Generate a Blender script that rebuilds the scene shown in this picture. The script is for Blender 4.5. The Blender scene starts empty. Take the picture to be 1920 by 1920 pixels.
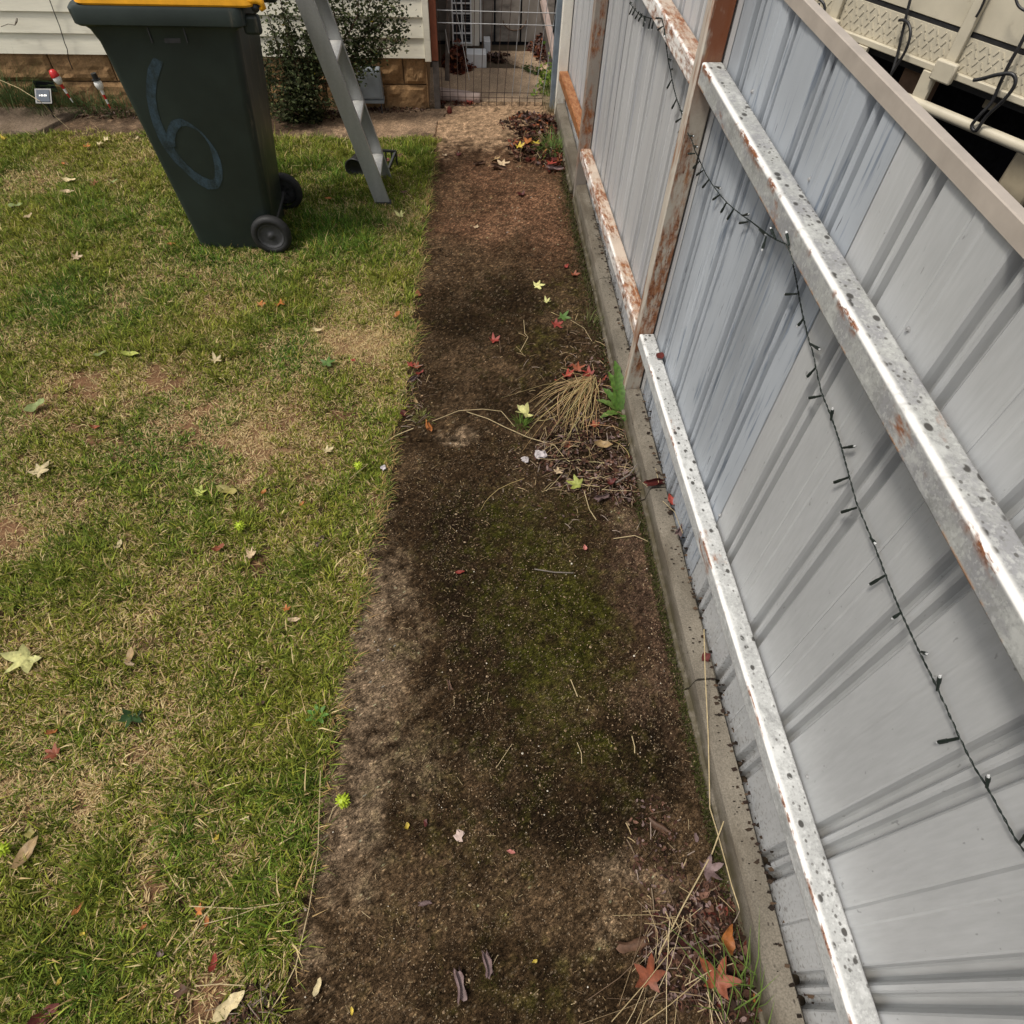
import bpy, bmesh, math, random
import numpy as np
from mathutils import Vector, Matrix

random.seed(7)
RNG = np.random.default_rng(7)
S = bpy.context.scene
COL = S.collection

# ------------------------------------------------------------------ camera
CAM_H = 2.0
def _cam_axes(hv=(830., -680.), nv=(912., 1873.)):
    h = np.array(hv) - 960; v = np.array(nv) - 960
    f = math.sqrt(-(h @ v))
    y = np.array([h[0], h[1], f]); y /= np.linalg.norm(y)
    z = -np.array([v[0], v[1], f]); z /= np.linalg.norm(z)
    x = np.cross(y, z); x /= np.linalg.norm(x)
    y = np.cross(z, x)
    return np.stack([x, y, z], 1), f
RC, FPX = _cam_axes()
EYE = np.array([0., 0., CAM_H])
cam_d = bpy.data.cameras.new('camera'); cam = bpy.data.objects.new('camera', cam_d); COL.objects.link(cam)
cam_d.sensor_width = 36; cam_d.lens = FPX / 1920 * 36; cam_d.clip_start = 0.02; cam_d.clip_end = 400
m3 = Matrix([RC[0], -RC[1], -RC[2]]).transposed()
cam.matrix_world = Matrix.Translation(Vector(EYE)) @ m3.to_4x4()
S.camera = cam

# ------------------------------------------------------------------ world, sun, exposure
SUN_EL, SUN_DIR = math.radians(62), Vector((0.93, 0.37, 0)).normalized()   # SUN_DIR: the way the light travels over the ground
world = bpy.data.worlds.new('World'); S.world = world; world.use_nodes = True
wt = world.node_tree; bg = wt.nodes['Background']
sky = wt.nodes.new('ShaderNodeTexSky'); sky.sky_type = 'NISHITA'; sky.sun_disc = False
sky.sun_elevation = SUN_EL; sky.sun_rotation = math.atan2(-SUN_DIR.x, -SUN_DIR.y)
sky.dust_density = 4.0
hs = wt.nodes.new('ShaderNodeHueSaturation'); hs.inputs['Saturation'].default_value = 0.22
wt.links.new(sky.outputs[0], hs.inputs['Color']); wt.links.new(hs.outputs[0], bg.inputs['Color'])
bg.inputs['Strength'].default_value = 0.145
sun_d = bpy.data.lights.new('sun', 'SUN'); sun_d.energy = 2.8; sun_d.angle = math.radians(10); sun_d.color = (1, .93, .83)
sun = bpy.data.objects.new('sun', sun_d); COL.objects.link(sun)
sd = Vector((SUN_DIR.x * math.cos(SUN_EL), SUN_DIR.y * math.cos(SUN_EL), -math.sin(SUN_EL)))
sun.rotation_euler = sd.to_track_quat('-Z', 'Y').to_euler(); sun.location = (-3, -2, 6)
S.view_settings.view_transform = 'Standard'; S.view_settings.look = 'None'
S.view_settings.gamma = 1; S.view_settings.exposure = 0.0; S.view_settings.use_curve_mapping = False

# ------------------------------------------------------------------ survey helpers: a sight line of the photograph to a point of the place
def ray(px, py): return RC.T @ np.array([px - 960., py - 960., FPX])
def G(px, py, z=0.):
    r = ray(px, py); return EYE + r * ((z - CAM_H) / r[2])
def GX(px, py, x):
    r = ray(px, py); return EYE + r * (x / r[0])
def GY(px, py, y):
    r = ray(px, py); return EYE + r * (y / r[1])
def GPL(px, py, p0, n):
    r = ray(px, py); return EYE + r * (((np.array(p0) - EYE) @ n) / (r @ n))
def lin(c):
    return tuple(((v / 255) / 12.92 if v / 255 <= .04045 else ((v / 255 + .055) / 1.055) ** 2.4) for v in c)
def c4(c): return (*c, 1.)

# ------------------------------------------------------------------ numpy noise
def _h(ix, iy, s):
    n = (ix * 374761393 + iy * 668265263 + s * 1442695041) & 0xffffffff
    n = ((n ^ (n >> 13)) * 1274126177) & 0xffffffff
    return ((n ^ (n >> 16)) & 0xffff) / 65535.
def vnoise(x, y, s=0):
    x = np.asarray(x, float); y = np.asarray(y, float)
    ix = np.floor(x).astype(np.int64); iy = np.floor(y).astype(np.int64)
    fx = x - ix; fy = y - iy; fx = fx * fx * (3 - 2 * fx); fy = fy * fy * (3 - 2 * fy)
    a = _h(ix, iy, s); b = _h(ix + 1, iy, s); c = _h(ix, iy + 1, s); d = _h(ix + 1, iy + 1, s)
    return (a * (1 - fx) + b * fx) * (1 - fy) + (c * (1 - fx) + d * fx) * fy
def fbm(x, y, o=4, s=0):
    t = 0; a = .5; n = 0
    for k in range(o):
        t = t + a * vnoise(x, y, s + k * 17); n += a; a *= .5; x = x * 2.03 + 3.1; y = y * 2.03 + 1.7
    return t / n
def sstep(a, b, x): t = np.clip((x - a) / (b - a), 0, 1); return t * t * (3 - 2 * t)

# ------------------------------------------------------------------ materials
MATS = {}
class Mat:
    def __init__(s, name, base, rough=.7, metal=0., spec=.3):
        s.m = bpy.data.materials.new(name); s.m.use_nodes = True; s.t = s.m.node_tree; MATS[name] = s.m
        s.b = s.t.nodes['Principled BSDF']
        s.b.inputs['Roughness'].default_value = rough; s.b.inputs['Metallic'].default_value = metal
        s.b.inputs['Specular IOR Level'].default_value = spec
        s.co = s.N('ShaderNodeTexCoord').outputs['Object']
        if base is None:
            a = s.N('ShaderNodeAttribute'); a.attribute_name = 'Col'; s.c = a.outputs['Color']
        else:
            r = s.N('ShaderNodeRGB'); r.outputs[0].default_value = c4(base); s.c = r.outputs[0]
        s.bumpout = None
    def N(s, t): return s.t.nodes.new(t)
    def L(s, a, b): s.t.links.new(a, b)
    def noise(s, scale, stretch=(1, 1, 1), detail=4, rough=.6, seed=0., kind='noise'):
        mp = s.N('ShaderNodeMapping'); mp.inputs['Scale'].default_value = stretch; mp.inputs['Location'].default_value = (seed, seed * .7, seed * 1.3)
        s.L(s.co, mp.inputs[0])
        if kind == 'vor':
            n = s.N('ShaderNodeTexVoronoi'); n.inputs['Scale'].default_value = scale; s.L(mp.outputs[0], n.inputs['Vector']); return n.outputs['Distance']
        n = s.N('ShaderNodeTexNoise'); n.inputs['Scale'].default_value = scale; n.inputs['Detail'].default_value = detail; n.inputs['Roughness'].default_value = rough
        s.L(mp.outputs[0], n.inputs['Vector']); return n.outputs['Fac']
    def ramp(s, v, lo, hi):
        r = s.N('ShaderNodeMapRange'); r.inputs['From Min'].default_value = lo; r.inputs['From Max'].default_value = hi; r.interpolation_type = 'SMOOTHSTEP'
        s.L(v, r.inputs['Value']); return r.outputs['Result']
    def mul(s, a, b):
        n = s.N('ShaderNodeMath'); n.operation = 'MULTIPLY'; s.L(a, n.inputs[0])
        if isinstance(b, (int, float)): n.inputs[1].default_value = b
        else: s.L(b, n.inputs[1])
        return n.outputs[0]
    def mx(s, a, b):
        n = s.N('ShaderNodeMath'); n.operation = 'MAXIMUM'; s.L(a, n.inputs[0]); s.L(b, n.inputs[1]); return n.outputs[0]
    def add(s, a, b, k=1.):
        n = s.N('ShaderNodeMath'); n.operation = 'MULTIPLY_ADD'; s.L(b, n.inputs[0]); n.inputs[1].default_value = k; s.L(a, n.inputs[2]); return n.outputs[0]
    def axis(s, i):
        x = s.N('ShaderNodeSeparateXYZ'); s.L(s.co, x.inputs[0]); return x.outputs[i]
    def mix(s, fac, col, amt=1.):
        n = s.N('ShaderNodeMix'); n.data_type = 'RGBA'
        s.L(s.mul(fac, amt) if amt != 1. else fac, n.inputs['Factor']); s.L(s.c, n.inputs['A'])
        if isinstance(col, tuple): n.inputs['B'].default_value = c4(col)
        else: s.L(col, n.inputs['B'])
        s.c = n.outputs['Result']; return s
    def val(s, v, lo, hi):                       # grain: the colour times lo..hi
        r = s.N('ShaderNodeMapRange'); r.inputs['From Min'].default_value = .3; r.inputs['From Max'].default_value = .7; r.inputs['To Min'].default_value = lo; r.inputs['To Max'].default_value = hi
        s.L(v, r.inputs['Value'])
        n = s.N('ShaderNodeVectorMath'); n.operation = 'SCALE'; s.L(s.c, n.inputs[0]); s.L(r.outputs[0], n.inputs['Scale']); s.c = n.outputs[0]; return s
    def bump(s, v, dist, strength=.6):
        n = s.N('ShaderNodeBump'); n.inputs['Distance'].default_value = dist; n.inputs['Strength'].default_value = strength; s.L(v, n.inputs['Height'])
        if s.bumpout: s.L(s.bumpout, n.inputs['Normal'])
        s.bumpout = n.outputs[0]; return s
    def done(s):
        s.L(s.c, s.b.inputs['Base Color'])
        if s.bumpout: s.L(s.bumpout, s.b.inputs['Normal'])
        return s.m
def simple(name, col, rough=.6, metal=0., spec=.3, g=(.75, 1.2), scale=30, bump=.0):
    m = Mat(name, col, rough, metal, spec); n = m.noise(scale); m.val(n, *g)
    if bump: m.bump(n, bump)
    return m.done()

RUST, RUSTD, RUSTL = (.21, .068, .018), (.085, .026, .010), (.40, .19, .07)
# cladding: satin grey, and the chalky weathered older sheets
m = Mat('sheet_grey', (.41, .418, .42), .34, 0, .5)
m.val(m.noise(2.2, (1, 1, .5)), .86, 1.1).val(m.noise(120, (1, 1, .12), 3), .94, 1.06)
m.mix(m.ramp(m.noise(70, (1, 1, .5), 2, seed=4), .70, .76), (.12, .12, .12), .5); m.mix(m.mul(m.ramp(m.axis(2), .34, .08), m.ramp(m.noise(110, detail=3, seed=40), .54, .66)), (.085, .07, .055), .75); m.mix(m.mul(m.ramp(m.axis(2), .20, .05), m.ramp(m.noise(14, (1, 1, .6), 4, .7, 41), .42, .62)), (.16, .14, .115), .5); m.done()
m = Mat('sheet_weathered', (.33, .355, .385), .55, 0, .3)
m.val(m.noise(3, (1, 1, .3), seed=2), .72, 1.2)
m.mix(m.ramp(m.noise(60, (1, 1, .07), 4, seed=1), .54, .70), (.14, .17, .215), .85)
m.mix(m.ramp(m.noise(70, (1, 1, .12), 3, seed=7), .68, .74), (.06, .06, .07), .8); m.mix(m.mul(m.ramp(m.axis(2), .34, .08), m.ramp(m.noise(110, detail=3, seed=40), .54, .66)), (.085, .07, .055), .75); m.mix(m.mul(m.ramp(m.axis(2), .20, .05), m.ramp(m.noise(14, (1, 1, .6), 4, .7, 41), .42, .62)), (.16, .14, .115), .5); m.done()
m = Mat('sheet_pale', (.42, .422, .422), .5, 0, .35)
m.val(m.noise(2.5, (1, 1, .3), seed=5), .8, 1.12)
m.mix(m.ramp(m.noise(34, (1, 1, .04), 4, seed=3), .5, .72), (.27, .28, .31), .75)
m.mix(m.ramp(m.noise(70, (1, 1, .1), 3, seed=9), .70, .76), (.10, .10, .11), .6); m.mix(m.mul(m.ramp(m.axis(2), .34, .08), m.ramp(m.noise(110, detail=3, seed=40), .54, .66)), (.085, .07, .055), .75); m.mix(m.mul(m.ramp(m.axis(2), .20, .05), m.ramp(m.noise(14, (1, 1, .6), 4, .7, 41), .42, .62)), (.16, .14, .115), .5); m.done()
# painted steel: worn paint, rust along the worn arris, lichen specks
def steel(name, paint, rust_amt, speck=.0, edge=True, grey=None, seed=0., horizontal=True):
    sp_ = 1. if speck else .3
    m = Mat(name, paint, .5, 0, .4)
    st = (1, .35, 1) if horizontal else (1, 1, .3)
    m.val(m.noise(9, st, seed=seed), .82, 1.12)
    if grey: m.mix(m.ramp(m.noise(14, (1, .7, 1), 5, .7, seed + 1), .40, .60), grey, .85)
    m.mix(m.ramp(m.noise(150, (1, 1, 1), 3, seed=seed + 3), .50, .60), tuple(v * .6 for v in paint), .45 * sp_); m.mix(m.ramp(m.noise(110, (1, 1, 1), 3, seed=seed + 13), .54, .64), tuple(min(.8, v * 1.5) for v in paint), .4 * sp_); m.mix(m.ramp(m.noise(22, (1, .6, 1), 5, .7, seed + 17), .50, .66), tuple(min(.8, v * 1.45) for v in paint), .6 * sp_); m.mix(m.ramp(m.noise(18, (1, .8, 1), 5, .7, seed + 27), .54, .70), tuple(v * .5 for v in paint), .6 * sp_)
    if edge and not speck:   # edge highlight painted in as a pale worn arris on the outer top edge
        m.mix(m.mul(m.ramp(m.axis(0), .698, .688), m.ramp(m.noise(11, (1, .5, 1), 4, seed=seed + 8), .30, .44)), (.78, .77, .74), .85)
    e = m.ramp(m.noise(7, (1, .5, 1) if horizontal else (1, 1, .35), 5, .65, seed + 5), .62 - rust_amt * .42, .70 - rust_amt * .36)
    f = m.ramp(m.noise(60, (1, .25, 1) if horizontal else (1, 1, .25), 4, .7, seed + 6), .38, .62)
    k = m.mul(e, f)
    m.mix(k, RUST, .95); m.mix(m.mul(k, m.ramp(m.noise(90, seed=seed + 2), .5, .66)), RUSTD, .9)
    m.mix(m.mul(e, m.ramp(m.noise(45, seed=seed + 12), .5, .7)), RUSTL, .45)
    if speck:
        ge = m.N('ShaderNodeNewGeometry'); sx = m.N('ShaderNodeSeparateXYZ'); m.L(ge.outputs['Normal'], sx.inputs[0]); top = m.ramp(sx.outputs[2], .3, .7)
        v = m.noise(34, (1, .75, 1), seed=seed + 3, kind='vor'); gate = m.ramp(m.noise(20, seed=seed + 21), .42, .48)
        m.mix(m.mul(m.mul(m.ramp(v, speck * 1.25, speck * .8), gate), top), (.045, .042, .038), .95)
        v2 = m.noise(80, (1, .8, 1), seed=seed + 11, kind='vor'); m.mix(m.mul(m.mul(m.ramp(v2, .30, .18), m.ramp(m.noise(21, seed=seed + 2), .44, .54)), top), (.07, .065, .058), .8)
    m.bump(m.noise(80, seed=seed), .0006); return m.done()
steel('rail_galv', (.34, .345, .33), .0, .22, True, (.24, .24, .25), 1)
steel('rail_white', (.42, .425, .415), .0, .20, True, None, 2)
steel('rail_rusty', (.50, .41, .33), .50, .0, True, None, 3)
steel('rail_very_rusty', (.34, .16, .07), .85, .0, False, None, 4)
steel('post_rusty', (.40, .36, .30), .50, 0, False, None, 5, False)
steel('post_white', (.78, .75, .66), .14, 0, False, None, 6, False)
steel('post_stone', (.27, .235, .20), .30, .0, False, None, 9, False)
# narrow rust line that follows the outer corner of the near rails (paint lost at the arris)
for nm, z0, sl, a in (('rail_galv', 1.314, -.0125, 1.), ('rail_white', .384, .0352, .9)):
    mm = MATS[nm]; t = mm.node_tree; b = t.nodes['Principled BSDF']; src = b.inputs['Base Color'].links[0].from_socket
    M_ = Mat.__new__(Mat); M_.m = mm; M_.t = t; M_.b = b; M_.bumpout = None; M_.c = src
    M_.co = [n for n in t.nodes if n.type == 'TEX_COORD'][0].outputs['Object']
    # height below the rail's top line: z - (z0 + slope * (2.07 - y))
    zz = M_.axis(2); yy = M_.axis(1)
    n1 = M_.N('ShaderNodeMath'); n1.operation = 'MULTIPLY_ADD'; M_.L(yy, n1.inputs[0]); n1.inputs[1].default_value = sl; n1.inputs[2].default_value = -(z0 + sl * 2.07)
    n2 = M_.N('ShaderNodeMath'); n2.operation = 'ADD'; M_.L(zz, n2.inputs[0]); M_.L(n1.outputs[0], n2.inputs[1])
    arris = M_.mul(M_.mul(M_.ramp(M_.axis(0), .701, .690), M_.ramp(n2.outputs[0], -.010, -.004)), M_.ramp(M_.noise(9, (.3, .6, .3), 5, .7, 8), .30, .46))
    M_.mix(arris, (.80, .79, .76), .9)  # pale corner highlight put into the colour, drawn as worn paint
    below = M_.ramp(n2.outputs[0], -.024 if nm == 'rail_galv' else -.012, -.003)
    front = M_.ramp(M_.axis(0), .690, .686)
    g = M_.ramp(M_.noise(5, (.2, 1, .2), 4, .65, 31), .50, .57); f = M_.ramp(M_.noise(70, (1, .3, 1), 3, .7, 33), .40, .52)
    k = M_.mul(M_.mul(below, front), M_.mul(g, f))
    M_.mix(k, RUST, a); M_.mix(M_.mul(k, M_.ramp(M_.noise(150, seed=3), .5, .6)), RUSTD, .8)
    low = M_.ramp(n2.outputs[0], -.047, -.054); g2 = M_.ramp(M_.noise(6, (.2, 1, .2), 4, .65, 44), .48, .56)
    M_.mix(M_.mul(M_.mul(low, g2), M_.ramp(M_.noise(60, seed=8), .42, .55)), RUSTL, .8)
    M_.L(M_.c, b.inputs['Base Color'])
simple('cap_beige', (.36, .315, .27), .5, 0, .35, (.85, 1.1), 12)
m = Mat('concrete_edge', (.165, .145, .115), .9, 0, .2)
m.val(m.noise(9, (1, .4, 1)), .7, 1.2).val(m.noise(220, detail=2), .72, 1.25)
m.mix(m.ramp(m.noise(6, (1, .5, 2), 4, seed=5), .42, .66), (.075, .06, .042), .75); m.mix(m.mul(m.ramp(m.axis(2), .075, .03), m.ramp(m.noise(20, seed=15), .3, .6)), (.05, .042, .02), .8)
v = m.noise(60, (1, .6, 1), kind='vor', seed=2); m.mix(m.mul(m.ramp(v, .20, .12), m.ramp(m.noise(8, seed=9), .5, .6)), (.025, .02, .016), .9)
m.bump(m.noise(180, detail=3), .0015).bump(m.noise(25), .003); m.done()
m = Mat('concrete_path', None, .95, 0, .04)
m.val(m.noise(300, detail=2, rough=.7), .3, 1.8).val(m.noise(90, detail=3, rough=.7), .6, 1.4)
v = m.noise(95, kind='vor', seed=3); m.mix(m.mul(m.ramp(v, .20, .10), m.ramp(m.noise(26, seed=3), .50, .58)), (.34, .27, .19), .5); v = m.noise(160, kind='vor', seed=6); m.mix(m.mul(m.ramp(v, .26, .12), m.ramp(m.noise(14, seed=8), .46, .58)), (.27, .21, .14), .5)
m.bump(m.noise(240, detail=3, rough=.7), .0035, .9).bump(m.noise(50, detail=4, rough=.7), .003, .7); m.done()
m = Mat('soil_thatch', None, .95, 0, .03)
m.val(m.noise(260, detail=3), .5, 1.5).bump(m.noise(140, detail=4), .008, .8); m.done()
m = Mat('foliage_col', None, .6, 0, .12); m.b.inputs['Transmission Weight'].default_value = 0
tr = m.N('ShaderNodeBsdfTranslucent'); m.L(m.c, tr.inputs['Color']); mxs = m.N('ShaderNodeMixShader'); mxs.inputs[0].default_value = .22
m.done(); out = m.t.nodes['Material Output']; m.L(m.b.outputs[0], mxs.inputs[1]); m.L(tr.outputs[0], mxs.inputs[2]); m.L(mxs.outputs[0], out.inputs['Surface'])
m = Mat('leaf_col', None, .55, 0, .35); m.val(m.noise(60, detail=4), .6, 1.3); m.mix(m.ramp(m.noise(90, detail=4, rough=.7, seed=4), .56, .70), (.12, .07, .03), .6)
tr = m.N('ShaderNodeBsdfTranslucent'); m.L(m.c, tr.inputs['Color']); mxs = m.N('ShaderNodeMixShader'); mxs.inputs[0].default_value = .15
m.done(); out = m.t.nodes['Material Output']; m.L(m.b.outputs[0], mxs.inputs[1]); m.L(tr.outputs[0], mxs.inputs[2]); m.L(mxs.outputs[0], out.inputs['Surface'])
m = Mat('debris_col', None, .9, 0, .05); m.done()
m = Mat('weatherboard', (.80, .76, .63), .6, 0, .3); m.val(m.noise(5, (.4, 1, 2)), .88, 1.07).val(m.noise(90, (.1, 1, 1), 3), .95, 1.04)
m.mix(m.ramp(m.noise(14, (.5, 1, 2), 5, seed=6), .60, .8), (.30, .25, .17), .35); m.done()
m = Mat('block_tan', (.29, .175, .085), .9, 0, .15); m.val(m.noise(14, detail=5), .6, 1.3).val(m.noise(120, detail=2), .8, 1.2); m.mix(m.ramp(m.noise(10, seed=5), .55, .75), (.10, .055, .03), .6); m.bump(m.noise(70, detail=4), .004); m.done()
m = Mat('bin_green', (.020, .028, .024), .42, 0, .35); m.val(m.noise(4), .8, 1.25)
m.mix(m.mul(m.ramp(m.noise(26, (1, 1, .16), 5, .7, 3), .50, .70), m.ramp(m.add(m.axis(0), m.axis(2), -.105), -1.022, -1.008)), (.13, .11, .08), .8)
m.mix(m.ramp(m.noise(90, (1, 1, .5), 3, seed=7), .70, .78), (.07, .07, .06), .35); m.bump(m.noise(300, detail=2), .0004); m.done()
simple('lid_yellow', (.74, .34, .012), .4, 0, .4, (.85, 1.1), 20)
m = Mat('paint_blue', (.040, .066, .085), .55, 0, .3); m.mix(m.ramp(m.noise(18, (1, 1, .6), 5, .7), .36, .62), (.022, .032, .032), .9); m.val(m.noise(140), .7, 1.3); m.done()
simple('rubber_black', (.016, .016, .016), .6, 0, .35, (.8, 1.4), 40)
simple('plastic_black', (.020, .020, .021), .4, 0, .4, (.8, 1.3), 40)
simple('plastic_dark', (.045, .045, .047), .5, 0, .35, (.8, 1.3), 40)
simple('hub_grey', (.050, .050, .052), .5, 0, .35, (.8, 1.3), 60)
m = Mat('aluminium', (.42, .43, .43), .42, .55, .4); m.val(m.noise(14, (1, 1, .15)), .84, 1.1).val(m.noise(120), .93, 1.06); m.done()
m = Mat('aluminium_tread', (.62, .61, .58), .5, .3, .4); m.val(m.noise(60), .88, 1.08); m.done()
m = Mat('cream_paint', (.52, .47, .36), .5, 0, .35); m.val(m.noise(7), .85, 1.08); m.mix(m.ramp(m.noise(24, detail=5, seed=3), .6, .78), (.27, .22, .15), .5); m.done()
simple('cream_shade', (.40, .34, .24), .7, 0, .2, (.75, 1.15), 9)
simple('timber_brown', (.16, .10, .065), .8, 0, .2, (.7, 1.2), 20)
simple('shade_dark', (.014, .014, .016), .9, 0, .1, (.7, 1.4), 40)  # near black: shade under and around the trailer put into the colour
simple('post_red', (.20, .065, .035), .7, 0, .25, (.75, 1.15), 15)
simple('timber_grey', (.11, .095, .085), .85, 0, .2, (.6, 1.3), 20)
simple('wire_grey', (.40, .40, .40), .5, .3, .4, (.7, 1.1), 40)
simple('wire_rust', (.075, .05, .04), .8, .2, .3, (.7, 1.3), 60)
simple('galv_blue', (.24, .29, .34), .5, .2, .4, (.75, 1.15), 12)
simple('white_plastic', (.74, .74, .74), .45, 0, .4, (.93, 1.03), 12)
simple('ac_beige', (.66, .62, .54), .45, 0, .35, (.92, 1.04), 8)
simple('fin_dark', (.012, .014, .02), .5, .3, .4, (.7, 1.3), 60)
m = Mat('fibro_grey', (.30, .26, .22), .9, 0, .15); m.val(m.noise(6, (1, 1, .5), 5), .65, 1.25); m.mix(m.ramp(m.noise(5, (1, 1, 2), 4, seed=8), .5, .7), (.085, .07, .06), .7); m.done()
simple('pipe_pink', (.48, .37, .32), .8, 0, .2, (.8, 1.1), 25)
simple('box_grey', (.25, .28, .30), .5, 0, .3, (.85, 1.1), 10)
simple('red_gloss', (.50, .02, .02), .3, 0, .5, (.9, 1.1), 20)
simple('white_gloss', (.78, .77, .74), .3, 0, .5, (.95, 1.02), 20)
simple('solar_blue', (.09, .105, .13), .6, 0, .15, (.85, 1.1), 30)
simple('lead_clear', (.55, .56, .56), .2, 0, .6, (.95, 1.05), 20)
simple('cable_green', (.010, .016, .013), .5, 0, .35, (.8, 1.3), 60)
simple('straw', (.44, .35, .20), .7, 0, .2, (.75, 1.15), 60)
simple('bark_grey', (.17, .145, .125), .9, 0, .1, (.7, 1.2), 60)
simple('stem_brown', (.09, .055, .035), .8, 0, .2, (.7, 1.2), 40)
simple('paper_white', (.46, .42, .42), .7, 0, .2, (.35, 1.25), 60)
simple('ball_lime', (.33, .42, .03), .5, 0, .3, (.8, 1.15), 120)
simple('hook_grey', (.16, .14, .11), .6, .2, .3)

# ------------------------------------------------------------------ mesh helpers
class MB:
    def __init__(s): s.v = []; s.f = []; s.c = []
    def add(s, vs, fs, col=None):
        o = len(s.v); s.v += [tuple(map(float, p)) for p in vs]; s.f += [tuple(i + o for i in f) for f in fs]
        s.c += [col or (1, 1, 1)] * len(vs); return s
    def box(s, lo, hi, col=None, R=None, o=(0, 0, 0)):
        (a, b, c), (d, e, f) = lo, hi
        vs = [(a, b, c), (d, b, c), (d, e, c), (a, e, c), (a, b, f), (d, b, f), (d, e, f), (a, e, f)]
        if R is not None: vs = [tuple(Vector(o) + R @ Vector(p)) for p in vs]
        return s.add(vs, [(0, 3, 2, 1), (4, 5, 6, 7), (0, 1, 5, 4), (1, 2, 6, 5), (2, 3, 7, 6), (3, 0, 4, 7)], col)
    def bar(s, p, q, w, h, up=(0, 0, 1), col=None):
        p, q = Vector(p), Vector(q); d = (q - p).normalized(); u = Vector(up); x = d.cross(u)
        if x.length < 1e-4: x = d.cross(Vector((1, 0, 0)))
        x.normalize(); y = x.cross(d).normalized(); vs = []
        for b in (p, q):
            for sx, sy in ((-1, -1), (1, -1), (1, 1), (-1, 1)): vs.append(b + x * sx * w / 2 + y * sy * h / 2)
        return s.add(vs, [(3, 2, 1, 0), (4, 5, 6, 7), (0, 1, 5, 4), (1, 2, 6, 5), (2, 3, 7, 6), (3, 0, 4, 7)], col)
    def tube(s, pts, r, n=6, col=None, caps=True):
        pts = [Vector(p) for p in pts]; vs = []; fs = []; k = len(pts)
        rr = r if isinstance(r, (list, tuple)) else [r] * k
        ref = None
        for i, p in enumerate(pts):
            d = (pts[min(i + 1, k - 1)] - pts[max(i - 1, 0)]).normalized()
            if ref is None: ref = Vector((0, 0, 1)) if abs(d.z) < .9 else Vector((1, 0, 0))
            x = d.cross(ref).normalized(); y = x.cross(d).normalized(); ref = y
            for j in range(n):
                a = 2 * math.pi * j / n; vs.append(p + (x * math.cos(a) + y * math.sin(a)) * rr[i])
        for i in range(k - 1):
            for j in range(n): fs.append((i * n + j, i * n + (j + 1) % n, (i + 1) * n + (j + 1) % n, (i + 1) * n + j))
        if caps: fs.append(tuple(range(n))[::-1]); fs.append(tuple((k - 1) * n + j for j in range(n)))
        return s.add(vs, fs, col)
    def lathe(s, prof, n, o, ax, col=None):   # prof: (radius, along)
        o, ax = Vector(o), Vector(ax).normalized(); x = ax.orthogonal().normalized(); y = ax.cross(x); vs = []; fs = []
        for r, h in prof:
            for j in range(n):
                a = 2 * math.pi * j / n; vs.append(o + ax * h + (x * math.cos(a) + y * math.sin(a)) * r)
        for i in range(len(prof) - 1):
            for j in range(n): fs.append((i * n + j, i * n + (j + 1) % n, (i + 1) * n + (j + 1) % n, (i + 1) * n + j))
        return s.add(vs, fs, col)
    def mesh(s, name, colored=False, smooth=False):
        me = bpy.data.meshes.new(name); me.from_pydata(s.v, [], s.f); me.update()
        if colored: setcol(me, np.array([(*c, 1.) for c in s.c], 'f'))
        if smooth: me.polygons.foreach_set('use_smooth', [True] * len(me.polygons))
        return me
    def obj(s, name, mat, parent=None, colored=False, smooth=False, bevel=0., seg=2):
        o = link(name, s.mesh(name, colored, smooth), mat, parent)
        if bevel:
            b = o.modifiers.new('bevel', 'BEVEL'); b.width = bevel; b.segments = seg; b.limit_method = 'ANGLE'; b.angle_limit = math.radians(40); b.harden_normals = False
            o.data.polygons.foreach_set('use_smooth', [True] * len(o.data.polygons)); o.data.set_sharp_from_angle(angle=math.radians(45))
        return o
def setcol(me, a):
    at = me.color_attributes.new('Col', 'FLOAT_COLOR', 'POINT'); at.data.foreach_set('color', a.astype('f').ravel())
def link(name, me, mat, parent=None):
    o = bpy.data.objects.new(name, me); COL.objects.link(o)
    if mat:
        if not me.materials: me.materials.append(MATS[mat])
    if parent: o.parent = parent
    return o
def npmesh(name, V, F, col=None):       # V (n,3), F (m,k) one polygon size
    me = bpy.data.meshes.new(name); V = np.asarray(V, 'f'); F = np.asarray(F, 'i'); k = F.shape[1]
    me.vertices.add(len(V)); me.vertices.foreach_set('co', V.ravel())
    me.loops.add(F.size); me.loops.foreach_set('vertex_index', F.ravel())
    me.polygons.add(len(F)); me.polygons.foreach_set('loop_start', np.arange(len(F), dtype='i') * k); me.polygons.foreach_set('loop_total', np.full(len(F), k, 'i'))
    me.update(calc_edges=True)
    if col is not None: setcol(me, np.c_[col, np.ones(len(col))])
    return me
def tag(o, label=None, cat=None, group=None, kind=None):
    if label: o['label'] = label
    if cat: o['category'] = cat
    if group: o['group'] = group
    if kind: o['kind'] = kind
    return o
def empty(name, loc, label, cat, group=None):
    o = bpy.data.objects.new(name, None); COL.objects.link(o); o.empty_display_size = .05
    return tag(o, label, cat, group)      # meshes are written in place coordinates, so the Empty stays at the origin of the yard
def struct(name, label=None): o = bpy.data.objects.new(name, None); COL.objects.link(o); o['kind'] = 'structure'; return o

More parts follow.
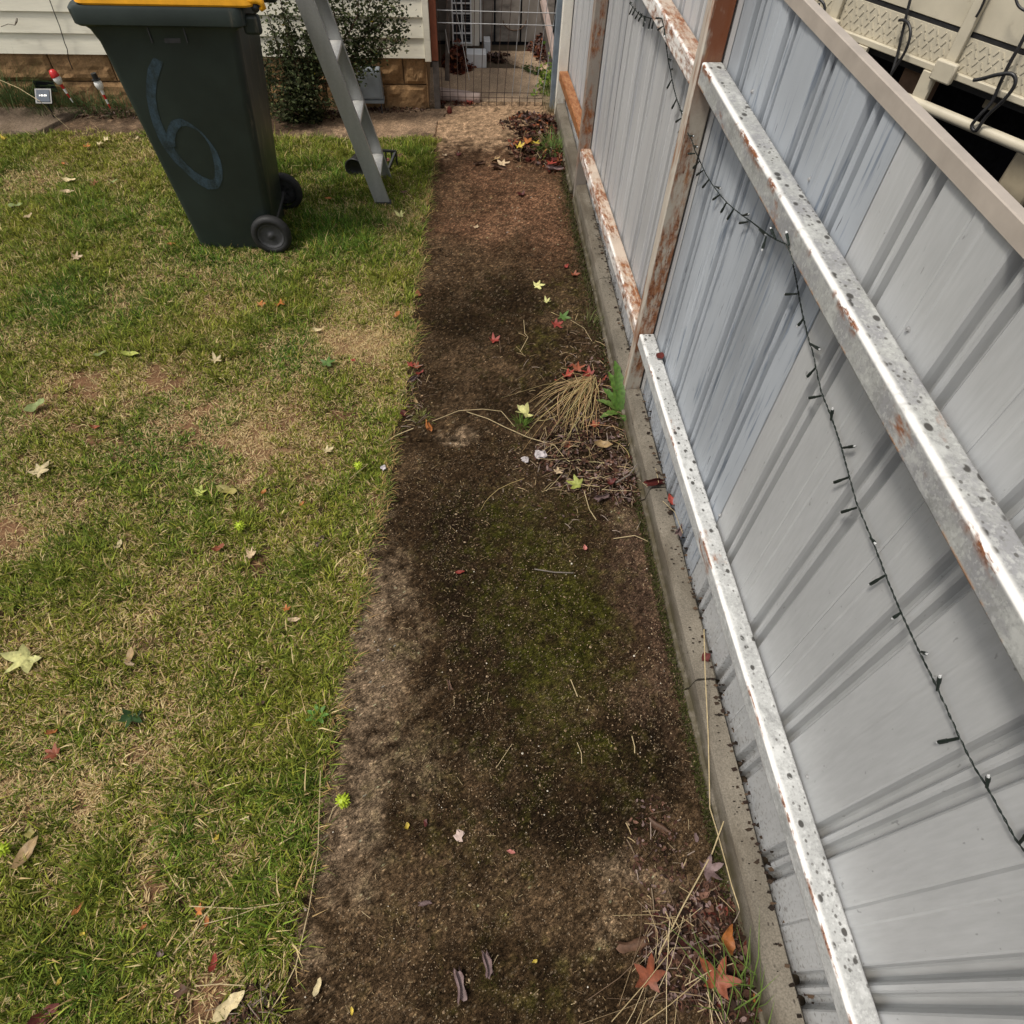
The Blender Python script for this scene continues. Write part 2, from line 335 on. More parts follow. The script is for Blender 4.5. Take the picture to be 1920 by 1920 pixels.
# ------------------------------------------------------------------ ground, lawn soil, path
PX_EDGE = [(824, 262), (812, 300), (800, 380), (792, 440), (783, 520), (780, 600), (772, 680), (760, 760), (752, 800), (735, 820), (726, 870), (716, 960), (700, 1030), (676, 1120), (655, 1200), (640, 1290), (622, 1380), (605, 1500), (588, 1600), (570, 1700), (545, 1800), (520, 1900), (505, 1980), (480, 2080)]
_e = np.array([G(*p)[:2] for p in PX_EDGE])[::-1]
def edge_x(y):
    y = np.asarray(y, float)
    return np.interp(y, _e[:, 1], _e[:, 0]) + (fbm(y * 12, y * 0 + 3, 3, 5) - .5) * .05 + (fbm(y * 45, y * 0 + 9, 2, 6) - .5) * .03
ME = MB(); ME.add([(-60, -60, -.03), (60, -60, -.03), (60, 60, -.03), (-60, 60, -.03)], [(0, 1, 2, 3)])
simple('earth', (.10, .075, .05), .95, 0, .1, (.7, 1.2), 6)
tag(ME.obj('ground', 'earth'), kind='structure')

# spots of the lawn that are dry or bare, and those that are lush (place coordinates, read off the photograph): x, y, radius, weight
def spots(lst):
    r = []
    for px, py, rp, w in lst:
        a = G(px, py); b = G(px + rp, py); r.append((a[0], a[1], abs(b[0] - a[0]), w))
    return r
DRY = spots([(690, 640, 75, 1.), (740, 420, 45, .8), (640, 560, 35, .7), (460, 840, 70, .75), (400, 880, 40, .5), (270, 700, 90, .55), (160, 720, 60, .45), (60, 760, 50, .45), (270, 1570, 45, .8), (280, 1650, 35, .8),
             (150, 1290, 140, .45), (60, 1440, 110, .5), (260, 1100, 120, .35), (20, 1010, 60, .6), (640, 1290, 40, .3), (130, 1470, 130, .45), (560, 760, 60, .45), (520, 830, 60, .45), (480, 560, 40, .45), (560, 1000, 40, .3),
             (240, 290, 60, .5), (60, 350, 60, .5), (430, 1600, 40, .5), (380, 1560, 50, .5), (690, 760, 40, .4), (620, 680, 45, .55), (350, 770, 60, .4), (300, 1290, 110, .35), (310, 1880, 40, .4), (400, 1860, 40, .6), (340, 345, 40, .5), (300, 420, 50, .3)])
BARE = spots([(170, 718, 60, .9), (60, 765, 40, .8), (290, 715, 60, .7), (0, 1010, 45, .9), (190, 820, 40, .7), (365, 800, 40, .5), (430, 850, 50, .6), (290, 1640, 30, .7), (390, 1880, 40, .8), (300, 1900, 30, .4), (350, 520, 24, .5),
              (640, 790, 40, .6), (470, 1050, 35, .6), (720, 430, 30, .5), (400, 560, 25, .5), (60, 350, 40, .5), (240, 290, 40, .5), (550, 780, 40, .5), (730, 935, 30, .8), (700, 1000, 20, .6), (690, 690, 30, .4), (450, 920, 40, .4), (0, 300, 30, .4)])
LUSH = spots([(640, 440, 90, .9), (560, 300, 90, .8), (780, 300, 50, .9), (640, 330, 90, .9), (390, 990, 60, .9), (380, 910, 60, .6), (460, 1000, 60, .5), (200, 1650, 60, .7), (60, 1850, 110, .8), (170, 1870, 90, .7), (560, 1500, 60, .6), (560, 1620, 60, .6), (350, 1580, 40, .8),
              (150, 400, 120, .6), (350, 430, 100, .5), (590, 1260, 60, .6), (720, 880, 50, .4), (520, 560, 60, .6), (430, 790, 40, .6), (560, 1060, 50, .6), (590, 1350, 50, .5), (130, 1040, 80, .5), (180, 1110, 60, .4), (100, 560, 110, .5), (330, 600, 110, .45)])
def field(x, y, lst):
    t = np.zeros_like(x)
    wx = x + (fbm(x * 9, y * 9, 3, 41) - .5) * .12; wy = y + (fbm(x * 9, y * 9, 3, 57) - .5) * .12
    for a, b, r, w in lst: t = np.maximum(t, w * np.exp(-((wx - a) ** 2 + ((wy - b) * .8) ** 2) / (r * r) * .9))
    return t
def lawn_state(x, y):
    n = fbm(x * 3.2, y * 3.2, 4, 3); n2 = fbm(x * 11, y * 11, 3, 9); n3 = fbm(x * 24, y * 24, 2, 19)
    dry = np.clip(field(x, y, DRY) * 1.0 + (n - .5) * 1.1 + (n2 - .5) * .9 + .12, 0, 1)
    bare = np.clip(field(x, y, BARE) * 1.2 + (n2 - .5) * .9 + (n - .5) * .5 + (n3 - .5) * 1.5 - .02, 0, 1)
    lush = np.clip(field(x, y, LUSH) + (fbm(x * 4, y * 4, 3, 77) - .5) * 1.2 + (n3 - .5) * .8, 0, 1)
    return dry * (1 - .6 * lush), bare * (1 - .7 * lush), lush

def grid(name, xs0, xs1, ys, nx, colour, height, mat, parent=None, skirt=.05):
    ny = len(ys); s = np.linspace(0, 1, nx)[None, :]
    X = xs0[:, None] * (1 - s) + xs1[:, None] * s; Y = np.repeat(ys[:, None], nx, 1)
    Z = height(X, Y); C = colour(X, Y)
    V = np.c_[X.ravel(), Y.ravel(), Z.ravel()]; c = C.reshape(-1, 3)
    i = np.arange(ny * nx).reshape(ny, nx)
    F = np.c_[i[:-1, :-1].ravel(), i[:-1, 1:].ravel(), i[1:, 1:].ravel(), i[1:, :-1].ravel()]
    if skirt:
        b = np.r_[i[0, :], i[1:, -1], i[-1, -2::-1], i[-2:0:-1, 0]]; o = len(V)
        W = V[b].copy(); W[:, 2] -= skirt; V = np.r_[V, W]; c = np.r_[c, c[b]]; k = np.arange(len(b)); k2 = (k + 1) % len(b)
        F = np.r_[F, np.c_[b[k2], b[k], o + k, o + k2]]
    me = npmesh(name, V, F, c); me.polygons.foreach_set('use_smooth', [True] * len(me.polygons))
    return link(name, me, mat, parent)
def lerp(a, b, t): return np.asarray(a) * (1 - t[..., None]) + np.asarray(b) * t[..., None]

def soil_col(x, y):
    d, b, l = lawn_state(x, y); n = fbm(x * 40, y * 40, 3, 8)
    c = lerp((.034, .025, .012), (.22, .14, .072), np.clip(d * 1.1, 0, 1))
    c = lerp(c, (.15, .075, .042), b * .8)
    return c * (.65 + .7 * n)[..., None]
LAWN_FAR = 4.66
def lawn_far(x): return 4.62 + .05 * np.sin(np.asarray(x) * 2.1) + (fbm(np.asarray(x) * 5, np.asarray(x) * 0, 3, 2) - .5) * .12
ys = np.arange(-.5, LAWN_FAR, .02)
lawn = grid('lawn', np.full(len(ys), -3.6), edge_x(ys) + .012, ys, 170, soil_col, lambda x, y: .004 + .016 * (fbm(x * 5, y * 5, 3, 21) - .5) - .006 * sstep(-.05, .02, x - edge_x(y)), 'soil_thatch')
tag(lawn, kind='structure')

# path: two concrete slabs by the lawn, with moss, dirt and bleached spots where the photograph has them
def blobs(x, y, lst, s=11, warp=.10):
    wx = x + (fbm(x * 7, y * 7, 4, s) - .5) * warp * 2; wy = y + (fbm(x * 7, y * 7, 4, s + 5) - .5) * warp * 2
    t = np.zeros_like(x)
    for px, py, rx, ry, w in lst:
        a = G(px, py); bx = abs(G(px + rx, py)[0] - a[0]); by = max(abs(G(px, py - ry)[1] - a[1]), .02)
        t = np.maximum(t, w * np.exp(-(((wx - a[0]) / bx) ** 2 + ((wy - a[1]) / by) ** 2) * .8))
    return t
LIGHT = [(690, 1230, 90, 210, .9), (640, 1520, 95, 180, .75), (770, 1440, 100, 110, .5), (600, 1760, 70, 130, .55), (740, 1120, 60, 90, .6), (800, 1280, 60, 90, .4), (690, 1150, 50, 130, .75), (680, 1300, 60, 140, .75), (660, 1450, 70, 120, .55), (760, 1330, 60, 120, .28), (880, 1400, 60, 40, .45), (1170, 1620, 70, 60, .65), (1130, 1720, 90, 80, .42), (1175, 975, 55, 35, .7), (1000, 1720, 90, 80, .15), (1230, 1660, 50, 80, .5), (900, 1800, 120, 80, .08), (640, 1640, 50, 120, .28), (850, 822, 55, 12, .8), (860, 575, 60, 14, .35), (1010, 830, 20, 8, .3), (720, 960, 20, 30, .5), (1155, 1480, 14, 18, .5), (880, 460, 40, 12, .3)]
RED = [(1000, 380, 90, 55, 1.), (920, 330, 80, 40, .8), (1030, 450, 50, 40, .8), (900, 430, 70, 30, .8), (860, 380, 40, 60, .5), (1190, 1080, 40, 110, .75), (1215, 1230, 45, 120, .55), (1225, 1330, 40, 70, .5), (1180, 1010, 40, 50, .8), (1050, 340, 30, 40, .8), (960, 420, 70, 20, .9), (850, 300, 60, 30, .5)]
TAN = [(900, 235, 110, 45, 1.), (980, 215, 90, 40, .8), (840, 250, 40, 40, .9), (830, 225, 60, 30, 1.), (700, 235, 120, 30, .9), (760, 215, 80, 20, 1.), (560, 250, 80, 20, .5), (250, 235, 130, 20, .35)]
GREEN = [(1020, 1180, 150, 170, .75), (1000, 1000, 170, 90, .55), (1060, 1400, 120, 130, .45), (820, 1500, 130, 160, .3), (1050, 1120, 90, 80, 1.), (1090, 1210, 60, 70, 1.), (1000, 1230, 60, 60, .9), (1120, 1150, 40, 60, .9), (980, 1130, 60, 60, .7), (960, 980, 90, 50, .7), (1100, 990, 40, 25, .7), (940, 1000, 60, 60, .6), (850, 1180, 50, 70, .35), (1060, 1330, 60, 80, .6), (1110, 1400, 60, 90, .5), (900, 1620, 140, 160, .3), (1020, 640, 50, 30, .6), (1000, 700, 60, 30, .4), (760, 1250, 60, 80, .3), (880, 950, 80, 40, .4), (770, 1750, 120, 120, .22), (960, 1840, 120, 60, .4), (1060, 560, 40, 40, .4)]
DARK = [(880, 1150, 70, 160, .8), (860, 990, 100, 60, .8), (900, 1330, 70, 100, .6), (1000, 1500, 120, 130, .7), (1180, 1400, 70, 120, .8), (1250, 1440, 50, 110, .9), (1060, 1560, 130, 110, .8), (1150, 1540, 80, 100, .8), (1000, 1060, 60, 60, .5), (930, 1230, 60, 120, .8), (880, 1500, 90, 100, .45), (1150, 880, 70, 60, 1.), (1080, 860, 120, 70, .8), (880, 620, 90, 60, .7), (950, 560, 120, 40, .6), (900, 740, 90, 50, .6), (820, 640, 50, 60, .5), (1190, 940, 40, 40, 1.), (1120, 600, 60, 90, .5), (1240, 1600, 60, 60, .5), (1090, 430, 22, 110, .9), (1070, 330, 16, 60, .9), (860, 1850, 120, 80, .3)]
def path_col(x, y):
    n = fbm(x * 16, y * 16, 4, 31); n2 = fbm(x * 45, y * 45, 3, 37)
    c = np.broadcast_to(np.array((.030, .0185, .0095)), (*x.shape, 3)).copy()
    c = lerp(c, (.058, .037, .020), sstep(.45, .65, fbm(x * 4, y * 4, 4, 61)))
    c = lerp(c, (.155, .110, .070), sstep(.25, .75, blobs(x, y, LIGHT, 11) * .95 + (n - .5) * .45 + (n2 - .5) * .35) * .8)
    c = lerp(c, lerp(np.array((.085, .052, .038)), (.150, .078, .045), sstep(1.2, 2.2, y)), np.clip(blobs(x, y, RED, 23) * (.5 + .9 * n), 0, 1) * .8)
    c = lerp(c, (.31, .205, .125), sstep(.2, .8, blobs(x, y, TAN, 29, .05) + (n - .5) * .8 + (n2 - .5) * .3) * .95)
    c = lerp(c, (.012, .0075, .004), sstep(.2, .7, blobs(x, y, DARK, 13) * .9 + (n - .5) * .5 + (n2 - .5) * .7) * .92)
    g = sstep(.08, .95, blobs(x, y, GREEN, 17) * .95 + (n - .5) * .7 + (n2 - .5) * .7)
    c = lerp(c, (.027, .027, .004), g * .9)
    n3 = fbm(x * 95, y * 95, 2, 39); c = c * (.30 + 1.4 * n2)[..., None] * (.5 + 1. * n3)[..., None]
    r = np.random.default_rng(5); w = np.clip(r.normal(0, .42, x.shape), -1., 1.3); w = w * (1 - .6 * sstep(3.8, 4.5, y)); c = c * (.84 * np.exp(w))[..., None]
    pop = (r.random(x.shape) < .012 * (y < 4.2) * (1 + 2 * sstep(.4, .7, n)))[..., None]; c = np.where(pop, np.minimum(np.maximum(c * 2.6, np.array((.10, .075, .048))), .26), c)
    return np.clip(c, .002, .6)
def path_h(x, y):
    return .012 + .008 * (fbm(x * 2.2, y * 2.2, 3, 51) - .5) + .004 * (fbm(x * 60, y * 60, 3, 52) - .5) - .02 * sstep(.62, .67, x) * .5
path = struct('path')
YJ = 1.86
ys = np.arange(-.55, YJ - .006, .0042); grid('concrete_slab', edge_x(ys), np.full(len(ys), .69), ys, 240, path_col, path_h, 'concrete_path', path)
ys = np.arange(YJ + .006, 4.56, .008); grid('concrete_slab', edge_x(ys), np.full(len(ys), .69), ys, 140, path_col, lambda x, y: path_h(x, y) + .004, 'concrete_path', path)
# apron in front of the house, with the crack by the corner
ys = np.arange(4.565, 5.16, .012)
crack = lambda y: -.12 + .06 * np.sin(y * 9) + (fbm(y * 20, y * 0, 3, 4) - .5) * .12
grid('concrete_slab', crack(ys) + .006, np.full(len(ys), .69), ys, 80, path_col, lambda x, y: path_h(x, y) + .006, 'concrete_path', path)
def apron_col(x, y):
    n = fbm(x * 8, y * 8, 4, 90); c = path_col(x, y) * .6 + lerp((.20, .145, .10), (.095, .065, .045), np.clip(n * 1.2 - .2 + sstep(-.8, -1.3, x) * .5, 0, 1)) * .55
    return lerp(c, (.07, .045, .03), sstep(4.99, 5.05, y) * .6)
ys = np.arange(4.60, 5.06, .012)
grid('concrete_slab', np.full(len(ys), -2.62), crack(ys) - .006, ys, 260, apron_col, lambda x, y: .008 + .006 * (fbm(x * 6, y * 6, 3, 5) - .5) + .0 * y, 'concrete_path', path)
ys = np.arange(4.62, 4.98, .012)
grid('concrete_slab', np.full(len(ys), -3.6), -2.66 + (ys - 4.66) * .5, ys, 50, lambda x, y: lerp((.20, .15, .11), (.10, .075, .05), fbm(x * 9, y * 9, 3, 7)), lambda x, y: .03 + 0 * x, 'concrete_path', path)
# paving beyond the gate
def back_col(x, y):
    n = fbm(x * 7, y * 7, 4, 12); c = lerp((.52, .37, .24), (.24, .18, .125), np.clip(n * 1.3 - .15, 0, 1)); return c * (.8 + .4 * fbm(x * 40, y * 40, 2, 3))[..., None]
ys = np.arange(5.165, 5.80, .02)
q0, q1 = G(985, 134), G(1050, 158)
grid('paving_slab', np.full(len(ys), -.75), np.minimum(np.full(len(ys), .70), q1[0] + (ys - q1[1]) * (q0[0] - q1[0]) / (q0[1] - q1[1]) + .0), ys, 60, back_col, lambda x, y: .010 + 0 * x, 'concrete_path', path)
ys = np.arange(5.62, 6.10, .02)
grid('paving_slab', np.maximum(.16, q1[0] + (ys - q1[1]) * (q0[0] - q1[0]) / (q0[1] - q1[1]) + .04), np.full(len(ys), .74), ys, 40, back_col, lambda x, y: .03 + 0 * x, 'concrete_path', path)
b = MB(); b.box((-.9, 5.2, -.02), (.76, 7.2, .002)); tag(b.obj('yard_soil', 'earth'), kind='structure')
tag(path, kind='structure')

# ------------------------------------------------------------------ fence
fence = empty('fence', (0, 0, 0), 'grey corrugated steel fence with rusty rails and posts along the path', 'fence')
XS, XO = .748, .684
RIBS = [-.51, -.27, -.03, .233, .487, .741, 1.008, 1.245, 1.475, 1.70, 1.917, 2.14, 2.365, 2.59, 2.815, 3.04, 3.265, 3.49, 3.715, 3.94, 4.165, 4.39, 4.615, 4.84]
def sheet_profile(y0, y1, near=True):
    pts = [(y0, 0)]
    for i, r in enumerate(RIBS):
        if y0 < r < y1:
            pts += [(r + dy, dx) for dy, dx in ((-.041, 0), (-.037, .003), (-.0335, .012), (-.031, .026), (-.027, .031), (-.017, .031), (-.0125, .026), (-.009, .008), (-.005, .0035), (.003, .0035), (.007, .008), (.010, .026), (.015, .031), (.026, .031), (.030, .026), (.032, .012), (.0345, .003), (.038, 0))]
            nx = RIBS[i + 1] if i + 1 < len(RIBS) else r + .23
            mid = (r + nx) / 2
            if mid + .02 < y1: pts += [(mid - .034, 0), (mid - .030, -.0025), (mid - .004, -.0025), (mid + .002, .0015), (mid + .006, 0)]
    return pts + [(y1, 0)]
bounds = [(-.62, .36, 'sheet_grey'), (.36, 1.125, 'sheet_grey'), (1.125, 1.59, 'sheet_weathered'), (1.59, 2.03, 'sheet_weathered'), (2.03, 2.70, 'sheet_pale'), (2.70, 3.38, 'sheet_pale'), (3.38, 4.05, 'sheet_pale'), (4.05, 5.02, 'sheet_pale')]
for y0, y1, mt in bounds:
    pr = sheet_profile(y0 - .004, y1 + .008); k = len(pr); vs = []; off = .0022 * (bounds.index((y0, y1, mt)) % 2)
    zs = [.03, .5, 1., 1.538]
    for z in zs: vs += [(XS + dx + off, y, z) for y, dx in pr]
    for z in zs: vs += [(XS + dx + off + .0008, y, z) for y, dx in pr]
    fs = []
    nz = len(zs)
    for a in range(nz - 1):
        for i in range(k - 1):
            fs.append((a * k + i + 1, a * k + i, (a + 1) * k + i, (a + 1) * k + i + 1)); o = nz * k
            fs.append((o + a * k + i, o + a * k + i + 1, o + (a + 1) * k + i + 1, o + (a + 1) * k + i))
    for i in range(k - 1): fs.append((i, i + 1, nz * k + i + 1, nz * k + i))
    MB().add(vs, fs).obj('cladding_sheet', mt, fence)
def rail(y0, y1, z0, z1, mt, h=.055, xo=XO + .001, xi=XS - .004):
    b = MB(); vs = [(x, y, z) for y, zt in ((y0, z0), (y1, z1)) for x, z in ((xo, zt - h), (xi, zt - h), (xi, zt), (xo, zt))]
    b.add(vs, [(0, 1, 2, 3), (7, 6, 5, 4), (0, 4, 5, 1), (1, 5, 6, 2), (2, 6, 7, 3), (3, 7, 4, 0)])
    return b.obj('rail', mt, fence, bevel=.006, seg=3)
lw = lambda y: .384 + (2.07 - y) * .0352
uw = lambda y: 1.314 - (2.07 - y) * .0125
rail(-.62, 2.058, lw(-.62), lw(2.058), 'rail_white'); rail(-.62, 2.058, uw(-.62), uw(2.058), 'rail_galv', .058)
rail(2.112, 3.81, .372, .298, 'rail_rusty'); rail(2.112, 3.81, 1.285, 1.280, 'rail_rusty', .058)
rail(3.868, 4.93, .352, .292, 'rail_very_rusty'); rail(3.868, 4.93, 1.28, 1.28, 'rail_very_rusty', .058)
def post(y0, y1, z1, mt, x0=XO - .006, x1=XS - .006, z0=-.02):
    return MB().box((x0, y0, z0), (x1, y1, z1)).obj('post', mt, fence, bevel=.004, seg=2)
mp_ = MATS['post_rusty']; P_ = Mat.__new__(Mat); P_.m = mp_; P_.t = mp_.node_tree; P_.b = P_.t.nodes['Principled BSDF']; P_.bumpout = None; P_.c = P_.b.inputs['Base Color'].links[0].from_socket; P_.co = [n for n in P_.t.nodes if n.type == 'TEX_COORD'][0].outputs['Object']
P_.mix(P_.mul(P_.ramp(P_.axis(2), 1.12, 1.36), P_.ramp(P_.noise(26, (1, 1, .25), 4, .7, 2), .28, .46)), (.17, .048, .014), .95); P_.mix(P_.mul(P_.ramp(P_.axis(2), 1.12, 1.36), P_.ramp(P_.noise(40, (1, 1, .2), 4, .7, 12), .52, .66)), (.26, .13, .06), .6)
P_.mix(P_.ramp(P_.axis(0), .684, .681), (.52, .48, .41), .75); P_.mix(P_.mul(P_.ramp(P_.axis(0), .684, .681), P_.ramp(P_.noise(30, (1, 1, .12), 4, .7, 5), .50, .62)), RUST, .75)
P_.mix(P_.mul(P_.ramp(P_.axis(2), .46, .36), P_.ramp(P_.axis(2), .30, .36)), RUST, .6)
P_.L(P_.c, P_.b.inputs['Base Color'])
post(2.06, 2.11, 1.53, 'post_rusty'); post(3.812, 3.866, 1.53, 'post_stone'); post(4.932, 4.985, 1.53, 'post_white')
# capping: folded channel over the sheet tops
zc = lambda y: 1.562 - .003 * (1 - y)
b = MB()
for y in (-.62, 5.02):
    z = zc(y); b.add([(x, y, zz) for x, zz in ((.7415, z - .030), (.7415, z - .002), (.7435, z), (.762, z), (.764, z - .002), (.764, z - .014), (.7625, z - .014), (.7625, z - .004), (.7435, z - .004), (.7435, z - .030))], [])
n = 10; b.f = [tuple((i, n + i, n + (i + 1) % n, (i + 1) % n)) for i in range(n)] + [tuple(range(n)), tuple(range(2 * n - 1, n - 1, -1))]
b.obj('capping', 'cap_beige', fence)
# concrete plinth in lengths
def plinth(y0, y1, dx=0., tilt=0.):
    b = MB(); prof = [(.655, -.02), (.664, .022), (.673, .028), (.679, .088), (.686, .097), (.738, .100), (.744, .092), (.744, -.02)]; N = max(2, int((y1 - y0) / .05)); vs = []; k = len(prof)
    for i in range(N + 1):
        y = y0 + (y1 - y0) * i / N
        for j, (x, z) in enumerate(prof):
            w = float(fbm(np.array(y * 8), np.array(j * 3.), 3, 3) - .5)
            vs.append((x + dx + w * (.004 if j > 2 else .010), y, z + tilt * (y - y0) + w * .004))
    fs = [tuple(range(k))[::-1], tuple(N * k + j for j in range(k))]
    for i in range(N):
        for j in range(k - 1): fs.append((i * k + j + 1, i * k + j, (i + 1) * k + j, (i + 1) * k + j + 1))
    b.add(vs, fs).obj('plinth', 'concrete_edge', fence)
plinth(-.62, .745, -.004); plinth(.752, 1.505, .0); plinth(1.513, 2.052, .002); plinth(2.118, 2.86); plinth(2.866, 3.80, .002); plinth(3.876, 4.92, .0)
for y, z in ((1.80, 1.335), (.86, 1.325), (.36, 1.315), (1.36, 1.33), (1.12, .445), (.36, .47)):
    MB().lathe([(0, -.005), (.0035, -.005), (.004, -.0015), (.006, -.001), (.006, .0005)], 8, (XS, y, z), (1, 0, 0)).obj('screw', 'wire_grey', fence)
# ------------------------------------------------------------------ string lights on the fence
lights = empty('string_lights', (0, 0, 0), 'dark green string lights draped over the fence rails and post', 'string lights')
CP = [(1180, 5, .735), (1192, 20, .735), (1200, 28, .735), (1215, 33, .735), (1228, 36, .72), (1241, 34, .68), (1245, 52, .679), (1248, 78, .70), (1251, 98, .72), (1253, 115, .73), (1257, 132, .735), (1262, 160, .735), (1268, 182, .735), (1276, 205, .73), (1282, 228, .72), (1286, 243, .70), (1297, 262, .676), (1304, 285, .674), (1309, 293, .70), (1313, 303, .735), (1323, 325, .738), (1335, 345, .738), (1350, 365, .738), (1363, 380, .738), (1378, 393, .738), (1392, 404, .738), (1408, 415, .735), (1425, 428, .715), (1440, 440, .70), (1457, 450, .685), (1475, 458, .680), (1482, 474, .679), (1487, 495, .68), (1490, 510, .70), (1494, 530, .725), (1498, 555, .735), (1505, 590, .738), (1517, 640, .738), (1524, 660, .738), (1532, 700, .738), (1540, 735, .738), (1550, 760, .738), (1560, 785, .738), (1570, 815, .738), (1578, 840, .738), (1590, 885, .738), (1605, 940, .738), (1630, 1000, .738), (1650, 1050, .738), (1663, 1085, .738), (1690, 1150, .738), (1725, 1225, .738), (1755, 1285, .738), (1780, 1340, .738), (1800, 1385, .738), (1825, 1435, .738), (1850, 1475, .738), (1875, 1520, .738), (1905, 1575, .738), (1940, 1620, .738)]
cp = [Vector(GX(*p)) for p in CP]
b = MB()
for ph in (0, math.pi):
    pts = []; s_ = 0
    for i in range(len(cp) - 1):
        d = cp[i + 1] - cp[i]; L = d.length; n = max(1, int(L / .006))
        for k in range(n):
            t = k / n; a = (s_ + L * t) * 2 * math.pi / .028 + ph
            pts.append(cp[i].lerp(cp[i + 1], t) + Vector((math.cos(a) * .0011, 0, math.sin(a) * .0011)))
        s_ += L
    b.tube(pts, .0010, 4)
b.obj('cable', 'cable_green', lights)
BULBS = [(1182, 4, 1190, 12), (1187, 12, 1180, 27), (1192, 16, 1183, 32), (1198, 22, 1190, 37), (1201, 25, 1205, 40), (1204, 26, 1195, 43), (1210, 30, 1206, 50), (1207, 32, 1211, 47), (1220, 34, 1216, 54), (1226, 36, 1222, 54), (1232, 36, 1233, 54), (1238, 34, 1226, 34), (1242, 50, 1230, 58), (1246, 55, 1246, 67), (1250, 88, 1253, 72), (1254, 110, 1263, 118), (1257, 130, 1271, 129), (1259, 150, 1251, 165), (1268, 187, 1260, 203), (1275, 206, 1282, 213), (1277, 222, 1262, 232), (1283, 238, 1270, 250), (1293, 254, 1305, 256), (1300, 273, 1312, 277), (1302, 288, 1287, 288), (1311, 303, 1297, 318), (1318, 320, 1304, 330), (1330, 336, 1317, 352), (1342, 350, 1356, 355), (1350, 365, 1333, 377), (1362, 380, 1352, 398), (1375, 393, 1364, 411), (1392, 404, 1411, 400), (1402, 416, 1382, 419), (1424, 430, 1436, 441), (1437, 443, 1430, 466), (1454, 448, 1446, 430), (1480, 460, 1475, 438), (1494, 551, 1470, 552), (1507, 597, 1497, 610), (1520, 645, 1538, 656), (1529, 690, 1514, 706), (1541, 742, 1509, 748), (1558, 788, 1561, 768), (1579, 840, 1614, 835), (1591, 895, 1558, 907), (1606, 952, 1573, 962), (1632, 1008, 1640, 1018), (1661, 1078, 1631, 1096), (1690, 1148, 1676, 1158), (1728, 1222, 1737, 1226), (1757, 1295, 1762, 1270), (1799, 1384, 1759, 1392), (1850, 1477, 1853, 1457), (1912, 1580, 1930, 1560)]
for x0, y0, x1, y1 in BULBS:
    xx = .738
    j = min(range(len(CP)), key=lambda i: (CP[i][0] - x0) ** 2 + (CP[i][1] - y0) ** 2); xx = CP[j][2]
    p = Vector(GX(x0, y0, xx)); q = Vector(GX(x1, y1, xx - .004)); d = q - p
    if d.length > .045: q = p + d.normalized() * .045
    d = q - p
    b = MB().tube([p, p + d * .55, p + d * .58, q], [.0022, .0027, .0034, .0034], 6); o = b.obj('bulb', 'cable_green', lights)
    MB().lathe([(.0024, 0), (.0022, .004), (.001, .006)], 6, q, d).obj('lamp_tip', 'lead_clear', o)

# ------------------------------------------------------------------ house
house = empty('house', (0, 0, 0), 'cream weatherboard house wall on a tan block base behind the bin', 'house')
HY = 5.06
HX0, HX1 = -5.2, -.205
lines = [.318, .432, .545, .658, .772, .885, 1.0, 1.113, 1.226, 1.34, 1.453]
for i, z in enumerate(lines):
    b = MB(); z1 = z + .125
    b.add([(x, y, zz) for x in (HX0, HX1) for y, zz in ((HY - .022, z), (HY - .008, z1), (HY + .01, z1), (HY + .01, z))], [(0, 1, 2, 3), (7, 6, 5, 4), (0, 4, 5, 1), (1, 5, 6, 2), (2, 6, 7, 3), (3, 7, 4, 0)])
    b.obj('weatherboard', 'weatherboard', house)
MB().box((HX1 - .002, HY - .028, .300), (HX1 + .040, HY + .03, 1.6)).obj('corner_trim', 'weatherboard', house, bevel=.003)
MB().box((HX0, HY + .012, .30), (HX1 - .003, HY + 1.9, 1.6)).obj('wall_core', 'timber_grey', house)
# rock faced blocks, two courses
def block(x0, x1, z0, z1, seed):
    n, k = 12, 7; vs = []; fs = []; ci = {}
    for a in range(k + 1):
        for c in range(n + 1):
            u, w = c / n, a / k; e = min(u * (x1 - x0), (1 - u) * (x1 - x0), w * (z1 - z0), (1 - w) * (z1 - z0))
            d = 0. if e < .018 else .022 * (float(fbm(np.array(u * 5 + seed), np.array(w * 4 + seed * 2), 3, 5)) - .25)
            vs.append((x0 + u * (x1 - x0), HY - .002 - max(d, -.004) + (.006 if e < .001 else 0), z0 + w * (z1 - z0)))
    for a in range(k):
        for c in range(n): i = a * (n + 1) + c; fs.append((i, i + 1, i + n + 2, i + n + 1))
    o = len(vs); vs += [(x0, HY + .09, z0), (x1, HY + .09, z0), (x1, HY + .09, z1), (x0, HY + .09, z1)]
    fs += [(o, 0, k * (n + 1), o + 3), (n, o + 1, o + 2, k * (n + 1) + n), (o, o + 1, *range(n, -1, -1)), (o + 3, *range(k * (n + 1), k * (n + 1) + n + 1), o + 2), (o + 1, o, o + 3, o + 2)]
    MB().add(vs, fs).obj('block', 'block_tan', house)
xb = -.21
for r, (z0, z1) in enumerate(((.158, .312), (-.02, .150))):
    x = HX1 - .006; i = 0
    while x > -3.6:
        w = .145 if (i == 0 and r == 0) else (.30 if (i == 0) else .372)
        block(x - w, x, z0, z1, i * 3.7 + r * 11); x -= w + .008; i += 1
MB().box((-3.6, HY + .02, -.02), (HX1 - .02, HY + .1, .314)).obj('mortar', 'timber_brown', house)
MB().box((HX1 - .005, HY + .0, -.02), (HX1 + .004, HY + 1.9, .30)).obj('side_wall', 'block_tan', house)
v = MB(); a_ = GY(62, 152, HY - .03); c_ = GY(108, 172, HY - .03)
